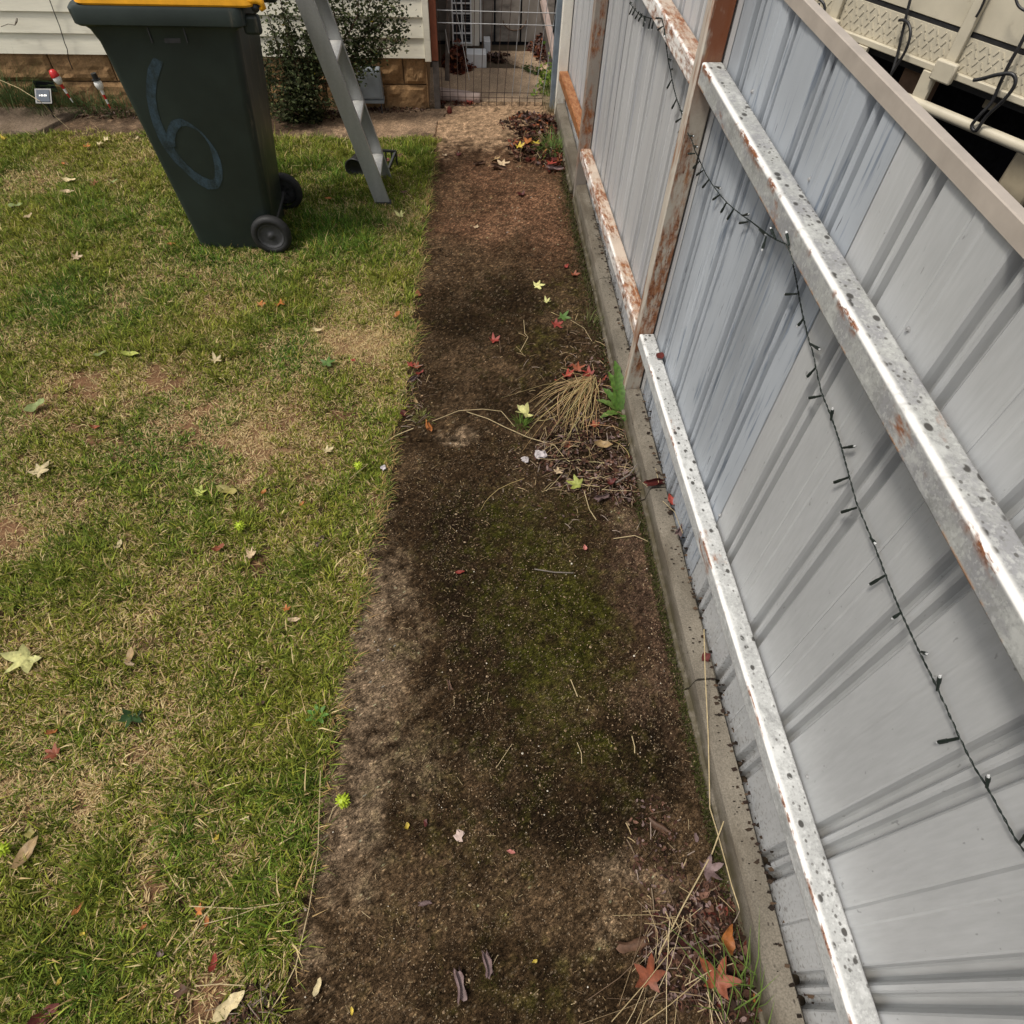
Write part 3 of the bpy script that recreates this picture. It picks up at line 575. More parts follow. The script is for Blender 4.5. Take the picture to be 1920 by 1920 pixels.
for i in range(9):
    for j in range(3):
        x = a_[0] + (c_[0] - a_[0]) * (i + .5) / 9; z = c_[2] + (a_[2] - c_[2]) * (j + .5) / 3; v.box((x - .009, HY - .034, z - .010), (x + .009, HY - .026, z + .010))
v.obj('vent_grille', 'fin_dark', house)
b = MB().tube([GY(93, -60, HY - .03), GY(93, 0, HY - .03), GY(101, 22, HY - .036), GY(112, 50, HY - .036), GY(121, 80, HY - .036), GY(126, 92, HY - .036), GY(128, 110, HY - .02), GY(136, 130, HY - .02)], .0028, 5)
tag(b.obj('cable', 'plastic_black'), 'thin black cable hanging down the cream weatherboards left of the bin', 'cable')
b = MB().tube([GY(2, 50, HY - .04), GY(15, 45, HY - .05), GY(28, 47, HY - .05), GY(31, 40, HY - .05), GY(32, 34, HY - .04)], [.002, .002, .003, .006, .004], 5)
tag(b.obj('hook', 'hook_grey'), 'small rusty wire hook fixed to the weatherboards at far left', 'hook')
# grey meter box lid leaning against the block base
bx = empty('meter_box', (0, 0, 0), 'grey plastic meter box set low against the tan block wall', 'box')
p = [GY(664, 132, HY - .07), GY(711, 131, HY - .07), GY(719, 187, HY - .10), GY(675, 187, HY - .10)]
mb = MB(); q = [tuple(v) for v in p]; mb.add(q + [(v[0], HY - .005, v[2]) for v in p], [(3, 2, 1, 0), (0, 1, 5, 4), (1, 2, 6, 5), (2, 3, 7, 6), (3, 0, 4, 7)]); mb.obj('body', 'box_grey', bx, bevel=.006)
mb = MB(); c = sum((Vector(v) for v in p), Vector()) / 4; inn = [c + (Vector(v) - c) * .86 + Vector((0, -.006, 0)) for v in p]; mb.add(inn + [v + Vector((0, .01, 0)) for v in inn], [(3, 2, 1, 0), (0, 1, 5, 4), (1, 2, 6, 5), (2, 3, 7, 6), (3, 0, 4, 7)]); mb.obj('lid', 'box_grey', bx, bevel=.003)
MB().box((p[2][0] - .16, HY - .105, p[2][2] - .022), (p[2][0] + .002, HY - .02, p[2][2] - .004)).obj('sill', 'box_grey', bx)
for dx in (-.13, -.02): MB().box((p[2][0] + dx - .004, HY - .09, -.01), (p[2][0] + dx + .004, HY - .08, p[2][2] - .022)).obj('leg', 'plastic_dark', bx)

# ------------------------------------------------------------------ gate and what stands beyond it
GYY = 5.08
gate = empty('mesh_gate', (0, 0, 0), 'welded wire mesh gate closing the gap between house and fence', 'gate')
HZ = [.087 - .02, .066 - .018, .105, .0, .500, .567, .70, .84, .98]
xr = .655
GX0 = -.115
for z in (.012, .068, .100, .500, .567, .70, .84, .98, 1.12):
    MB().tube([(GX0, GYY, z + .006), (.25, GYY, z + .003), (xr - .05 * (1 - min(z, .6) / .6) * 1., GYY, z)], .0022 if z < .3 else .0028, 5).obj('wire', 'wire_rust' if z < .3 else 'wire_grey', gate)
nw = 14
for i in range(nw):
    x0 = GX0 + .01 + (.602 - GX0 - .01) * i / (nw - 1); x1 = GX0 + .01 + (xr - GX0 - .01) * i / (nw - 1)
    MB().tube([(x0, GYY + .003, -.005), (x0, GYY + .003, .08)], .0024, 5).obj('wire', 'wire_rust', gate)
    MB().tube([(x0, GYY + .0035, .08), (x0 + (x1 - x0) * .6, GYY + .003, .40), (x1, GYY + .003, .64), (x1, GYY + .003, 1.15)], .0023, 5).obj('wire', 'wire_grey' if i > 8 else 'wire_rust', gate)
for (a, b_) in (((852, 0), (880, 150)), ((835, 55), (842, 100)), ((865, 0), (875, 90))):
    pa, pb = GY(*a, GYY - .01), GY(*b_, GYY - .006); MB().tube([pa, pb], .002, 5).obj('wire', 'wire_grey', gate)
MB().box((xr, GYY - .02, .0), (xr + .045, GYY + .03, 1.3)).obj('stile', 'galv_blue', gate, bevel=.003)
gp = empty('gate_post', (0, 0, 0), 'red painted timber gate post worn grey at its foot by the house corner', 'post')
MB().box((-.163, HY - .012, .30), (-.118, HY + .045, 1.5)).obj('upper_length', 'post_red', gp, bevel=.003)
MB().box((-.161, HY - .010, -.02), (-.120, HY + .042, .297)).obj('worn_foot', 'timber_grey', gp, bevel=.003)
b = MB(); b.tube([GY(833, 0, 5.25), GY(845, 60, 5.25), GY(833, 110, 5.25)], .012, 4); 
tag(MB().bar(GY(842, -30, 5.2), GY(838, 150, 5.2), .03, .03).obj('timber_stake', 'timber_grey'), 'weathered grey timber stake behind the red gate post', 'stake')
pp = empty('drain_pipe', (0, 0, 0), 'pale pink concrete pipe lying at the foot of the gate by the house corner', 'pipe')
pa, pb = Vector(G(822, 176, .042)), Vector(G(880, 183, .035))
MB().lathe([(0, 0), (.036, 0), (.042, .006), (.04, .20), (.036, .30), (.02, .302), (.0, .302)], 16, pa, (pb - pa)).obj('barrel', 'pipe_pink', pp, smooth=True)
# outdoor unit
ac = empty('air_conditioner', (0, 0, 0), 'beige outdoor air conditioner unit with barred grille beyond the gate', 'air conditioner')
AY = 5.93
c0, c1 = GY(848, 96, AY), GY(887, 103, AY); zb = .105
ax0, ax1 = c0[0], c1[0]
MB().box((ax0, AY, zb), (ax1, AY + .30, zb + .56)).obj('body', 'ac_beige', ac, bevel=.006)
MB().box((ax1, AY + .006, zb), (ax1 + .05, AY + .30, zb + .56)).obj('side_panel', 'ac_beige', ac, bevel=.006)
gx0, gx1 = ax0 + .012, ax1 - .012
MB().box((gx0 + .004, AY - .004, zb + .03), (gx1 - .004, AY - .001, zb + .54)).obj('coil', 'fin_dark', ac)
gr = MB()
for i in range(3): x = gx0 + (gx1 - gx0) * i / 2; gr.box((x - .006, AY - .012, zb + .02), (x + .004, AY - .005, zb + .55))
for i in range(9): z = zb + .028 + .0625 * i; gr.box((gx0, AY - .015, z - .005), (gx1, AY - .0125, z + .005))
gr.obj('guard', 'white_plastic', ac)
sl = MB()
for i in range(26): z = zb + .04 + .0192 * i; sl.box(((gx0 + gx1) / 2 + .006, AY - .0095, z - .0025), (gx1 - .006, AY - .0055, z + .0025))
so = sl.obj('louvre', 'plastic_dark', ac); so['kind'] = 'stuff'
f0, f1 = G(880, 127), G(912, 128)
MB().box((f0[0] - .02, f0[1] - .02, .0), (f1[0], f0[1] + .10, .098)).obj('foot', 'white_plastic', ac, bevel=.004)
MB().box((G(908, 110)[0], AY + .13, .0), (G(920, 110)[0], AY + .24, .10)).obj('foot', 'white_plastic', ac, bevel=.004)
MB().tube([(ax1 + .062, AY + .06, .12), (ax1 + .062, AY + .06, 1.4)], .007, 8).obj('drain_tube', 'white_plastic', ac)
# back wall: fibre cement panels with dark joints
wall = empty('panel_wall', (0, 0, 0), 'grey fibre cement panel wall with dark joints at the far end of the passage', 'wall')
WY = 6.28
jx = [-.9, -.2, .318, .530, .80, 1.5]
MB().box((-.9, WY + .02, -.02), (1.5, WY + .06, 1.6)).obj('backing', 'fin_dark', wall)
for i in range(len(jx) - 1): MB().box((jx[i] + .007, WY, .03), (jx[i + 1] - .007, WY + .018, .46)).obj('panel', 'fibro_grey', wall, bevel=.002)
for i in range(len(jx) - 1): MB().box((jx[i] + .001, WY - .01, .472), (jx[i + 1] - .001, WY + .018, 1.5)).obj('panel', 'fibro_grey', wall, bevel=.002)
b = MB(); ring = [GY(965 + 22 * math.cos(t), 35 + 22 * math.sin(t), WY - .003) for t in np.linspace(.15, math.pi - .15, 14)]
b.tube(ring, .004, 5); tag(b.obj('hose', 'timber_brown'), 'brown hose loop hanging on the grey panel wall beyond the gate', 'hose')
b = MB().bar(GY(1018, 0, 5.7), GY(1041, 110, 5.5), .035, .03); tag(b.obj('timber_prop', 'pipe_pink'), 'pale timber prop leaning on the fence beyond the gate', 'timber')
b = MB().bar(GY(1014, -10, 5.75), GY(1035, 130, 5.6), .02, .05); tag(b.obj('timber_prop', 'timber_grey'), 'dark timber prop behind the pale one beyond the gate', 'timber')

# ------------------------------------------------------------------ wheelie bin
bin_ = empty('wheelie_bin', (0, 0, 0), 'dark green wheelie bin with yellow lid and faded blue 6 on its side', 'bin')
def rr(x0, x1, y0, y1, z, r=.05, n=5):
    pts = []
    for cx, cy, a0 in ((x1 - r, y0 + r, -90), (x1 - r, y1 - r, 0), (x0 + r, y1 - r, 90), (x0 + r, y0 + r, 180)):
        for i in range(n + 1): a = math.radians(a0 + 90 * i / n); pts.append((cx + r * math.cos(a), cy + r * math.sin(a), z))
    return pts
def loft(mb, rings, cap0=True, cap1=True):
    k = len(rings[0]); vs = [p for r in rings for p in r]; fs = []
    for i in range(len(rings) - 1):
        for j in range(k): fs.append((i * k + j, i * k + (j + 1) % k, (i + 1) * k + (j + 1) % k, (i + 1) * k + j))
    if cap0: fs.append(tuple(range(k))[::-1])
    if cap1: fs.append(tuple((len(rings) - 1) * k + j for j in range(k)))
    return mb.add(vs, fs)
def by(z): return 3.300 - .05 * (z / 1.0)          # near side of the body
def by2(z): return 3.655 + .045 * (z / 1.0)
def bxl(z): return -1.392 - .075 * (z / .92) if z < .92 else -1.467
def bxr(z): return -1.000 + .105 * (z / 1.0)
rings = [rr(bxl(z), bxr(z), by(z), by2(z), z, r) for z, r in ((.012, .03), (.03, .035), (.25, .035), (.5, .035), (.75, .035), (.90, .035))]
rings.append(rr(bxl(.95) - .004, bxr(.95), by(.95), by2(.95), .955, .035))
rings.append(rr(-1.49, bxr(1.), by(1.), by2(1.), 1.0, .035)); rings.append(rr(-1.515, -.872, 3.243, 3.715, 1.022, .035))
o = loft(MB(), rings).obj('body', 'bin_green', bin_, smooth=True); o.data.set_sharp_from_angle(angle=math.radians(35))
rim = [rr(-1.518, -.862, 3.236, 3.722, 1.018, .03), rr(-1.530, -.850, 3.228, 3.730, 1.026, .035), rr(-1.534, -.850, 3.228, 3.730, 1.076, .035), rr(-1.522, -.858, 3.234, 3.724, 1.088, .03)]
o = loft(MB(), rim).obj('rim', 'bin_green', bin_, smooth=True); o.data.set_sharp_from_angle(angle=math.radians(35))
MB().box((-.872, 3.262, .985), (-.80, 3.30, 1.055)).obj('hinge_bracket', 'bin_green', bin_, bevel=.012)
MB().box((-.872, 3.66, .985), (-.80, 3.70, 1.055)).obj('hinge_bracket', 'bin_green', bin_, bevel=.012)
MB().tube([(-.80, 3.25, 1.082), (-.80, 3.71, 1.082)], .015, 10).obj('handle', 'plastic_black', bin_, smooth=True)
lid = [rr(-1.49, -.80, 3.236, 3.732, 1.0885, .04), rr(-1.50, -.80, 3.231, 3.736, 1.096, .04), rr(-1.496, -.81, 3.234, 3.732, 1.118, .045), rr(-1.46, -.84, 3.27, 3.69, 1.142, .06), rr(-1.35, -.93, 3.38, 3.58, 1.152, .06)]
o = loft(MB(), lid).obj('lid', 'lid_yellow', bin_, smooth=True); o.data.set_sharp_from_angle(angle=math.radians(30))
for y0 in (3.236, 3.66):
    MB().tube([(-.83, y0 + .02, 1.108), (-.79, y0 + .02, 1.109), (-.772, y0 + .02, 1.100), (-.768, y0 + .02, 1.085), (-.782, y0 + .02, 1.076)], [.014, .014, .013, .012, .008], 8).obj('hinge_loop', 'lid_yellow', bin_, smooth=True)
# ribs under the rim and the moulded maker's plate
def side(px, py, off=.0):      # a point of the near side
    p = GY(px, py, 3.28)
    for _ in range(4): p = GY(px, py, by(p[2]) - off)
    return p
for a, c in (((268, 30), (286, 80)), ((337, 30), (352, 80))): MB().bar(side(*a, .002), side(*c, .002), .005, .007, (0, 1, 0)).obj('rib', 'plastic_dark', bin_)
pl = [side(308, 72, .0015), side(338, 72, .0015), side(339, 81, .0015), side(309, 81, .0015)]
MB().add(pl + [p + np.array((0, .004, 0)) for p in pl], [(3, 2, 1, 0), (0, 1, 5, 4), (1, 2, 6, 5), (2, 3, 7, 6), (3, 0, 4, 7)]).obj('badge', 'plastic_dark', bin_)
# the painted 6
STROKE = [(297, 112, 10), (289, 130, 12), (284, 155, 10), (283, 180, 8.5), (287, 205, 8), (294, 230, 8), (304, 254, 8.5), (316, 276, 8), (330, 296, 7), (345, 312, 6), (360, 326, 6.5), (376, 338, 8), (392, 346, 9), (404, 346, 9), (410, 335, 7.5), (410, 318, 7), (407, 302, 6.5), (402, 286, 5), (394, 270, 2.4), (384, 256, 1.6), (373, 245, 1.8), (362, 238, 2.4), (350, 232, 4), (338, 230, 8), (328, 234, 10), (322, 246, 9), (319, 260, 9), (320, 276, 9)]
vs = []; fs = []
P2 = []
for i in range(len(STROKE) - 1):
    for t in (0, .33, .66): P2.append(tuple(np.array(STROKE[i]) * (1 - t) + np.array(STROKE[i + 1]) * t))
P2.append(STROKE[-1])
for i, (x, y, w) in enumerate(P2):
    d = np.array(P2[min(i + 1, len(P2) - 1)][:2]) - np.array(P2[max(i - 1, 0)][:2]); d /= np.linalg.norm(d) + 1e-9; n_ = np.array((-d[1], d[0]))
    off = .0012 + .0012 * (i > len(P2) - 14)
    for s_ in (1, -1): p = np.array((x, y)) + n_ * w * s_; vs.append(side(p[0], p[1], off))
for i in range(len(P2) - 1): fs.append((2 * i, 2 * i + 1, 2 * i + 3, 2 * i + 2))
MB().add(vs, fs).obj('painted_number', 'paint_blue', bin_)
def wheel(y0, y1, face):
    o = Vector((-.992, y0, .104)); ax = Vector((0, 1, 0)) if y1 > y0 else Vector((0, -1, 0)); w = abs(y1 - y0)
    t = MB().lathe([(.070, w), (.085, w), (.098, w - .006), (.102, w * .5), (.098, .006), (.085, .0), (.068, .0), (.066, .01)], 40, o, ax).obj('wheel', 'rubber_black', bin_, smooth=True)
    MB().lathe([(0, .006), (.012, .005), (.014, .010), (.030, .012), (.050, .012), (.058, .010), (.062, .003), (.068, .003), (.068, .02)], 40, o, ax).obj('hub', 'hub_grey', t, smooth=True)
    sp = MB()
    for k in range(5):
        a = k * 2 * math.pi / 5 + .3; sp.bar(o + ax * .008 + Vector((math.cos(a) * .016, 0, math.sin(a) * .016)), o + ax * .008 + Vector((math.cos(a) * .052, 0, math.sin(a) * .052)), .010, .008, (0, 1, 0))
    if face: sp.obj('spoke', 'plastic_black', t)
    return t
wheel(3.245, 3.292, 0); wheel(3.735, 3.690, 1)
MB().tube([(-.992, 3.29, .104), (-.992, 3.70, .104)], .011, 8).obj('axle', 'plastic_dark', bin_)

# ------------------------------------------------------------------ step ladder
lad = empty('step_ladder', (0, 0, 0), 'aluminium step ladder standing on the grass beside the bin', 'ladder')
LN, LF = 3.755, 4.06
lx = lambda z: -.453 - .247 * z
def stile(y, inner):
    b = MB(); z0, z1 = .004, 1.8; w = .042
    def P(z, u, yy): return (lx(z) + u, yy, z)
    t = .0025; s = inner
    prof = [(-w, 0), (w, 0), (w, .026 * s), (w - t, .026 * s), (w - t, t * s), (-w + t, t * s), (-w + t, .026 * s), (-w, .026 * s)]
    k = len(prof); vs = [P(z, u, y + v) for z in (z0, z1) for u, v in prof]
    fs = [(j, (j + 1) % k, k + (j + 1) % k, k + j) for j in range(k)] + [tuple(range(k)), tuple(range(2 * k - 1, k - 1, -1))]
    return b.add(vs, fs).obj('stile', 'aluminium', lad)
stile(LN, 1); stile(LF, -1)
for z in (.155, .44, .725, 1.01, 1.295, 1.58):
    MB().box((lx(z) - .036, LN + .003, z - .018), (lx(z) + .040, LF - .003, z)).obj('tread', 'aluminium_tread', lad, bevel=.002)
for y in (LN, LF): MB().box((lx(0) - .044, y - .004, -.004), (lx(0) + .046, y + .028 * (1 if y == LN else -1) + .0, .02)).obj('foot', 'plastic_dark', lad)
MB().box((-.98, LN - .02, 1.80), (-.82, LF + .02, 1.83)).obj('top_cap', 'plastic_dark', lad)
for y in (LN + .03, LF - .03): MB().bar((-.93, y, 1.80), (-1.42, y, .0), .03, .02).obj('rear_leg', 'aluminium', lad)
MB().bar((-1.30, LN + .03, .42), (-1.30, LF - .03, .42), .025, .02).obj('rear_brace', 'aluminium', lad)

# black pot and open frame behind the ladder foot
a = Vector(G(666, 318, .055)); d = Vector((.20, .62, .06))
pt = MB().lathe([(0, .02), (.052, .02), (.058, 0), (.066, .0), (.064, .012), (.056, .05), (.045, .15), (.0, .15)], 20, a, d)
tag(pt.obj('plant_pot', 'plastic_black', smooth=True), 'black plastic pot lying on its side behind the ladder stile', 'pot')
fr = empty('frame_crate', (0, 0, 0), 'small black open frame crate on the grass right of the ladder foot', 'crate')
Q = [Vector(G(712, 282, .10)), Vector(G(742, 284, .10)), Vector(G(728, 318, .02)), Vector(G(700, 315, .02))]
for i in range(4): MB().bar(Q[i], Q[(i + 1) % 4], .014, .012).obj('bar', 'plastic_black', fr)
for t in (.35, .7):
    p = Q[0].lerp(Q[1], t); MB().bar(p, p + Vector((0, 0, -.075)), .008, .008).obj('bar', 'plastic_black', fr)
for q in (Q[0], Q[1]): MB().bar(q, Vector((q.x, q.y, .0)), .010, .010).obj('leg', 'plastic_black', fr)

# ------------------------------------------------------------------ garden stakes and the little solar lamp
def stake(top, foot, y, cap_mat, label, hat):
    p, q = Vector(GY(*top, y)), Vector(GY(*foot, y)); e = empty('garden_stake', (0, 0, 0), label, 'garden stake', 'striped garden stakes by the house')
    d = (q - p); L = d.length; n = d.normalized(); h = .05
    MB().lathe([(0, 0), (.014, .004), (.024, .02), (.026, .035), (.020, .055), (.008, .066), (0, .068)], 14, p + n * .022, n).obj('head', 'white_gloss', e, smooth=True)
    if hat == 'cap': MB().lathe([(0, -.008), (.016, -.004), (.024, .012), (.027, .028), (.026, .034)], 14, p + n * .008, n).obj('cap', cap_mat, e, smooth=True)
    else:
        MB().lathe([(0, 0), (.017, 0), (.017, .032), (.026, .032), (.026, .037), (0, .037)], 14, p - n * .008, n).obj('hat', cap_mat, e)
    nst = 4
    for i in range(nst):
        s0, s1 = p + n * (.085 + (L - .085) * i / nst), p + n * (.085 + (L - .085) * (i + 1) / nst); r0 = .011 - .002 * i
        MB().tube([s0, s1], [r0, r0 - .002], 8).obj('band', 'red_gloss' if (i % 2 == (0 if hat == 'cap' else 1)) else 'white_gloss', e)
stake((95, 130), (137, 192), 4.90, 'red_gloss', 'red capped white headed garden stake with striped stem by the wall', 'cap')
stake((176, 140), (207, 203), 4.86, 'plastic_black', 'black hatted white headed garden stake nearest the bin', 'hat')
sl_ = empty('solar_lamp', (0, 0, 0), 'small square solar lamp panel in the grass left of the red capped stake', 'lamp')
pc = Vector(GY(81, 180, 4.82)); Rm = Matrix.Rotation(math.radians(-48), 3, 'X') @ Matrix.Rotation(.15, 3, 'Z')
Rm = Matrix.Rotation(math.radians(42), 3, 'X')
MB().box((-.050, -.045, -.012), (.050, .045, 0), R=Rm, o=pc).obj('housing', 'plastic_black', sl_)
MB().box((-.040, -.036, .0005), (.040, .036, .004), R=Rm, o=pc).obj('panel', 'solar_blue', sl_)
for k, w in enumerate((.006, .009, .006, .010, .007)): MB().box((-.022 + k * .010, -.004, .0045), (-.022 + k * .010 + w * .8, .006, .0052), R=Rm, o=pc).obj('letter', 'white_gloss', sl_)
MB().tube([pc, (pc.x, pc.y + .01, 0)], .006, 6).obj('spike', 'plastic_black', sl_)

# ------------------------------------------------------------------ neighbour's ute tray beyond the fence
tray = empty('utility_trailer', (0, 0, 0), 'cream painted trailer side with tread plate band and tie rail beyond the fence', 'trailer')
KS = 1.2
T0 = np.array((1.2 * KS, 2.5 * KS, 0.)); TD = np.array((math.cos(math.radians(-58)), math.sin(math.radians(-58)), 0)); TN = np.array((-TD[1], TD[0], 0))
def TP(s, z, d=0.): return tuple(T0 + TD * s + TN * d + np.array((0, 0, z)))
def tbox(name, s0, s1, z0, z1, d0, d1, mt, bevel=0., parent=tray):
    b = MB(); vs = [TP(s, z, d) for s, z, d in ((s0, z0, d0), (s1, z0, d0), (s1, z0, d1), (s0, z0, d1), (s0, z1, d0), (s1, z1, d0), (s1, z1, d1), (s0, z1, d1))]
    return b.add(vs, [(0, 3, 2, 1), (4, 5, 6, 7), (0, 1, 5, 4), (1, 2, 6, 5), (2, 3, 7, 6), (3, 0, 4, 7)]).obj(name, mt, parent, bevel=bevel)
def tz(z): return 2 - (2 - z) * KS
zt0, zt1 = tz(1.288), tz(1.368)
tbox('tread_plate', -.9, 2.0, zt0, zt1, 0, .012, 'cream_paint')
bars = MB(); npit = .0245
for i in range(int(2.6 / npit)):
    for j in range(4):
        s = -.8 + i * npit + (.5 * npit if j % 2 else 0); z = zt0 + .014 + j * (zt1 - zt0 - .02) / 3.4; up = 1 if (i + j) % 2 else -1
        a = np.array(TP(s - .005, z - .008 * up, -.0012)); c = np.array(TP(s + .005, z + .008 * up, -.0012)); bars.bar(a, c, .0045, .003, tuple(TN))
o = bars.obj('tread_bar', 'cream_paint', tray); o['kind'] = 'stuff'
tbox('lower_lip', -.9, 2.0, zt0 - .022, zt0 - .001, -.016, .012, 'cream_paint', .003)
tbox('groove', -.9, 2.0, zt1 + .001, zt1 + .014, .006, .02, 'plastic_black')
for k in range(3): tbox('side_panel', -.9, 2.0, zt1 + .016 + k * .15, zt1 + .16 + k * .15, .003, .018, 'cream_paint', .002)
for px in (1818, 1560): 
    s = (GPL(px, 50, T0, TN) - T0) @ TD; tbox('stanchion', s - .020, s + .020, zt0 - .03, zt1 + .55, -.020, -.002, 'cream_paint', .003)
    tbox('clamp', s - .035, s + .045, zt0 - .035, zt0 + .028, -.045, -.021, 'cream_paint', .006)
zp = tz(1.186)
MB().tube([TP(-.9, zp, -.02), TP(2.0, zp, -.02)], .018, 12).obj('tie_rail', 'cream_paint', tray, smooth=True)
for px, w in ((1617, .022), (1766, .026)):
    s = (GPL(px, 100, T0, TN) - T0) @ TD; s2 = s + .02; tbox('leg', s - w, s + w, zp + .004, zt0 - .023, -.022, .0, 'cream_paint', .002)
tbox('underside', -.9, 2.0, zt0 - .05, zt0 - .024, .02, 1.6, 'plastic_black')
tbox('deck', -.9, 2.0, zt1 + .016, zt1 + .03, .02, 1.6, 'timber_brown')
tbox('shade_backdrop', -.9, 2.0, .35, zt0 - .06, .55, .58, 'shade_dark')  # dark sheet added under the deck, painting the shaded interior
s = (GPL(1715, 140, T0, TN) - T0) @ TD; tbox('brown_panel', s - .07, s + .07, zp - .12, zt0 - .03, .05, .07, 'timber_brown')
s = (GPL(1850, 260, T0, TN) - T0) @ TD; tbox('bracket', s + .08, s + .20, zp - .22, zp - .03, .10, .14, 'cream_shade', .01)
s = (GPL(1845, 160, T0, TN) - T0) @ TD; tbox('bracket', s - .01, s + .03, zp + .02, zt0 - .03, .10, .14, 'cream_shade', .004)
def axle_wheel(s):
    t = MB().lathe([(.10, 0), (.26, 0), (.30, .03), (.30, .15), (.26, .18), (.1, .18)], 28, TP(s, .30, .30), tuple(TN)).obj('wheel', 'rubber_black', tray, smooth=True)
axle_wheel(.3); axle_wheel(1.0)
tag(MB().box((.80, -.6, -.025), (6, 6, -.012)).obj('driveway', 'shade_dark'), kind='structure')  # neighbour's ground, its shade painted in as a near-black colour
def strap(pts, label, r=.005):
    q = [Vector(GPL(x, y, T0 - TN * dd, TN)) for x, y, dd in pts]
    sm = [q[0]]
    for i in range(len(q) - 1):
        for k in range(1, 5):
            t = k / 4; p0, p1, p2, p3 = q[max(i - 1, 0)], q[i], q[i + 1], q[min(i + 2, len(q) - 1)]
            sm.append(.5 * ((2 * p1) + (p2 - p0) * t + (2 * p0 - 5 * p1 + 4 * p2 - p3) * t * t + (3 * p1 - p0 - 3 * p2 + p3) * t ** 3))
    tag(MB().tube(sm, r, 7).obj('elastic_strap', 'plastic_black', smooth=True), label, 'strap', 'black elastic straps on the trailer')
strap([(1712, -20, .03), (1704, 10, .03), (1697, 40, .03), (1690, 70, .03), (1682, 105, .03), (1670, 142, .05), (1663, 152, .06), (1680, 125, .06), (1698, 95, .06), (1707, 65, .06), (1704, 45, .05), (1694, 38, .04), (1686, 38, .03)], 'black elastic strap looped on the tread plate nearest the fence capping')
strap([(1935, 40, .04), (1915, 80, .04), (1895, 115, .04), (1878, 150, .04), (1860, 190, .04), (1838, 215, .05), (1822, 235, .05), (1830, 245, .05), (1850, 218, .05), (1880, 190, .06), (1900, 165, .06), (1904, 148, .06), (1895, 138, .06), (1870, 140, .06), (1840, 148, .05), (1825, 150, .05)], 'black elastic strap looped around the cream tie rail', .006)
strap([(1530, -6, .03), (1538, 0, .03), (1545, 8, .03), (1546, 20, .03), (1541, 30, .03), (1534, 30, .03), (1533, 18, .03), (1536, 6, .03)], 'short black strap end hooked at the top of the trailer side')
strap([(1850, -15, .035), (1846, 0, .03), (1838, 18, .03), (1830, 32, .03)], 'short black strap tail lying along the cream stanchion', .004)
strap([(1935, 25, .05), (1918, 18, .05), (1908, 8, .05), (1903, -10, .05)], 'black cable curl at the upper corner of the trailer', .004)

# ------------------------------------------------------------------ grass (blades), weeds
def blades(name, root, L, W, az, lean, curl, col, zoff=0.):
    n = len(root); h = np.c_[np.cos(az), np.sin(az), np.zeros(n)]; side = np.c_[-np.sin(az), np.cos(az), np.zeros(n)]
    up = np.array((0, 0, 1.))
    d0 = h * np.sin(lean)[:, None] + up * np.cos(lean)[:, None]; l2 = lean + curl
    d1 = h * np.sin(l2)[:, None] + up * np.cos(l2)[:, None]
    m_ = root + d0 * (L * .5)[:, None]; t = m_ + d1 * (L * .5)[:, None]
    t[:, 2] = np.maximum(t[:, 2], root[:, 2] + .002); m_[:, 2] = np.maximum(m_[:, 2], root[:, 2] + .001)
    w = side * (W / 2)[:, None]
    V = np.stack([root - w, root + w, m_ + w * .85, m_ - w * .85, t], 1).reshape(-1, 3)
    b = np.arange(n)[:, None] * 5
    F = np.concatenate([b + np.array([[0, 1, 2]]), b + np.array([[0, 2, 3]]), b + np.array([[3, 2, 4]])], 0)
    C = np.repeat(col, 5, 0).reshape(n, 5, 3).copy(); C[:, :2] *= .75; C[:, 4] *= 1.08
    return npmesh(name, V, F, C.reshape(-1, 3))
def in_view(x, y, mx=560):
    p = np.c_[x, y, np.zeros_like(x)] - EYE; q = p @ RC.T; u = q[:, 0] / q[:, 2] * FPX + 960; v = q[:, 1] / q[:, 2] * FPX + 960
    return (u > -mx) & (u < 1920 + mx) & (v > -100) & (v < 2140) & (q[:, 2] > 0)
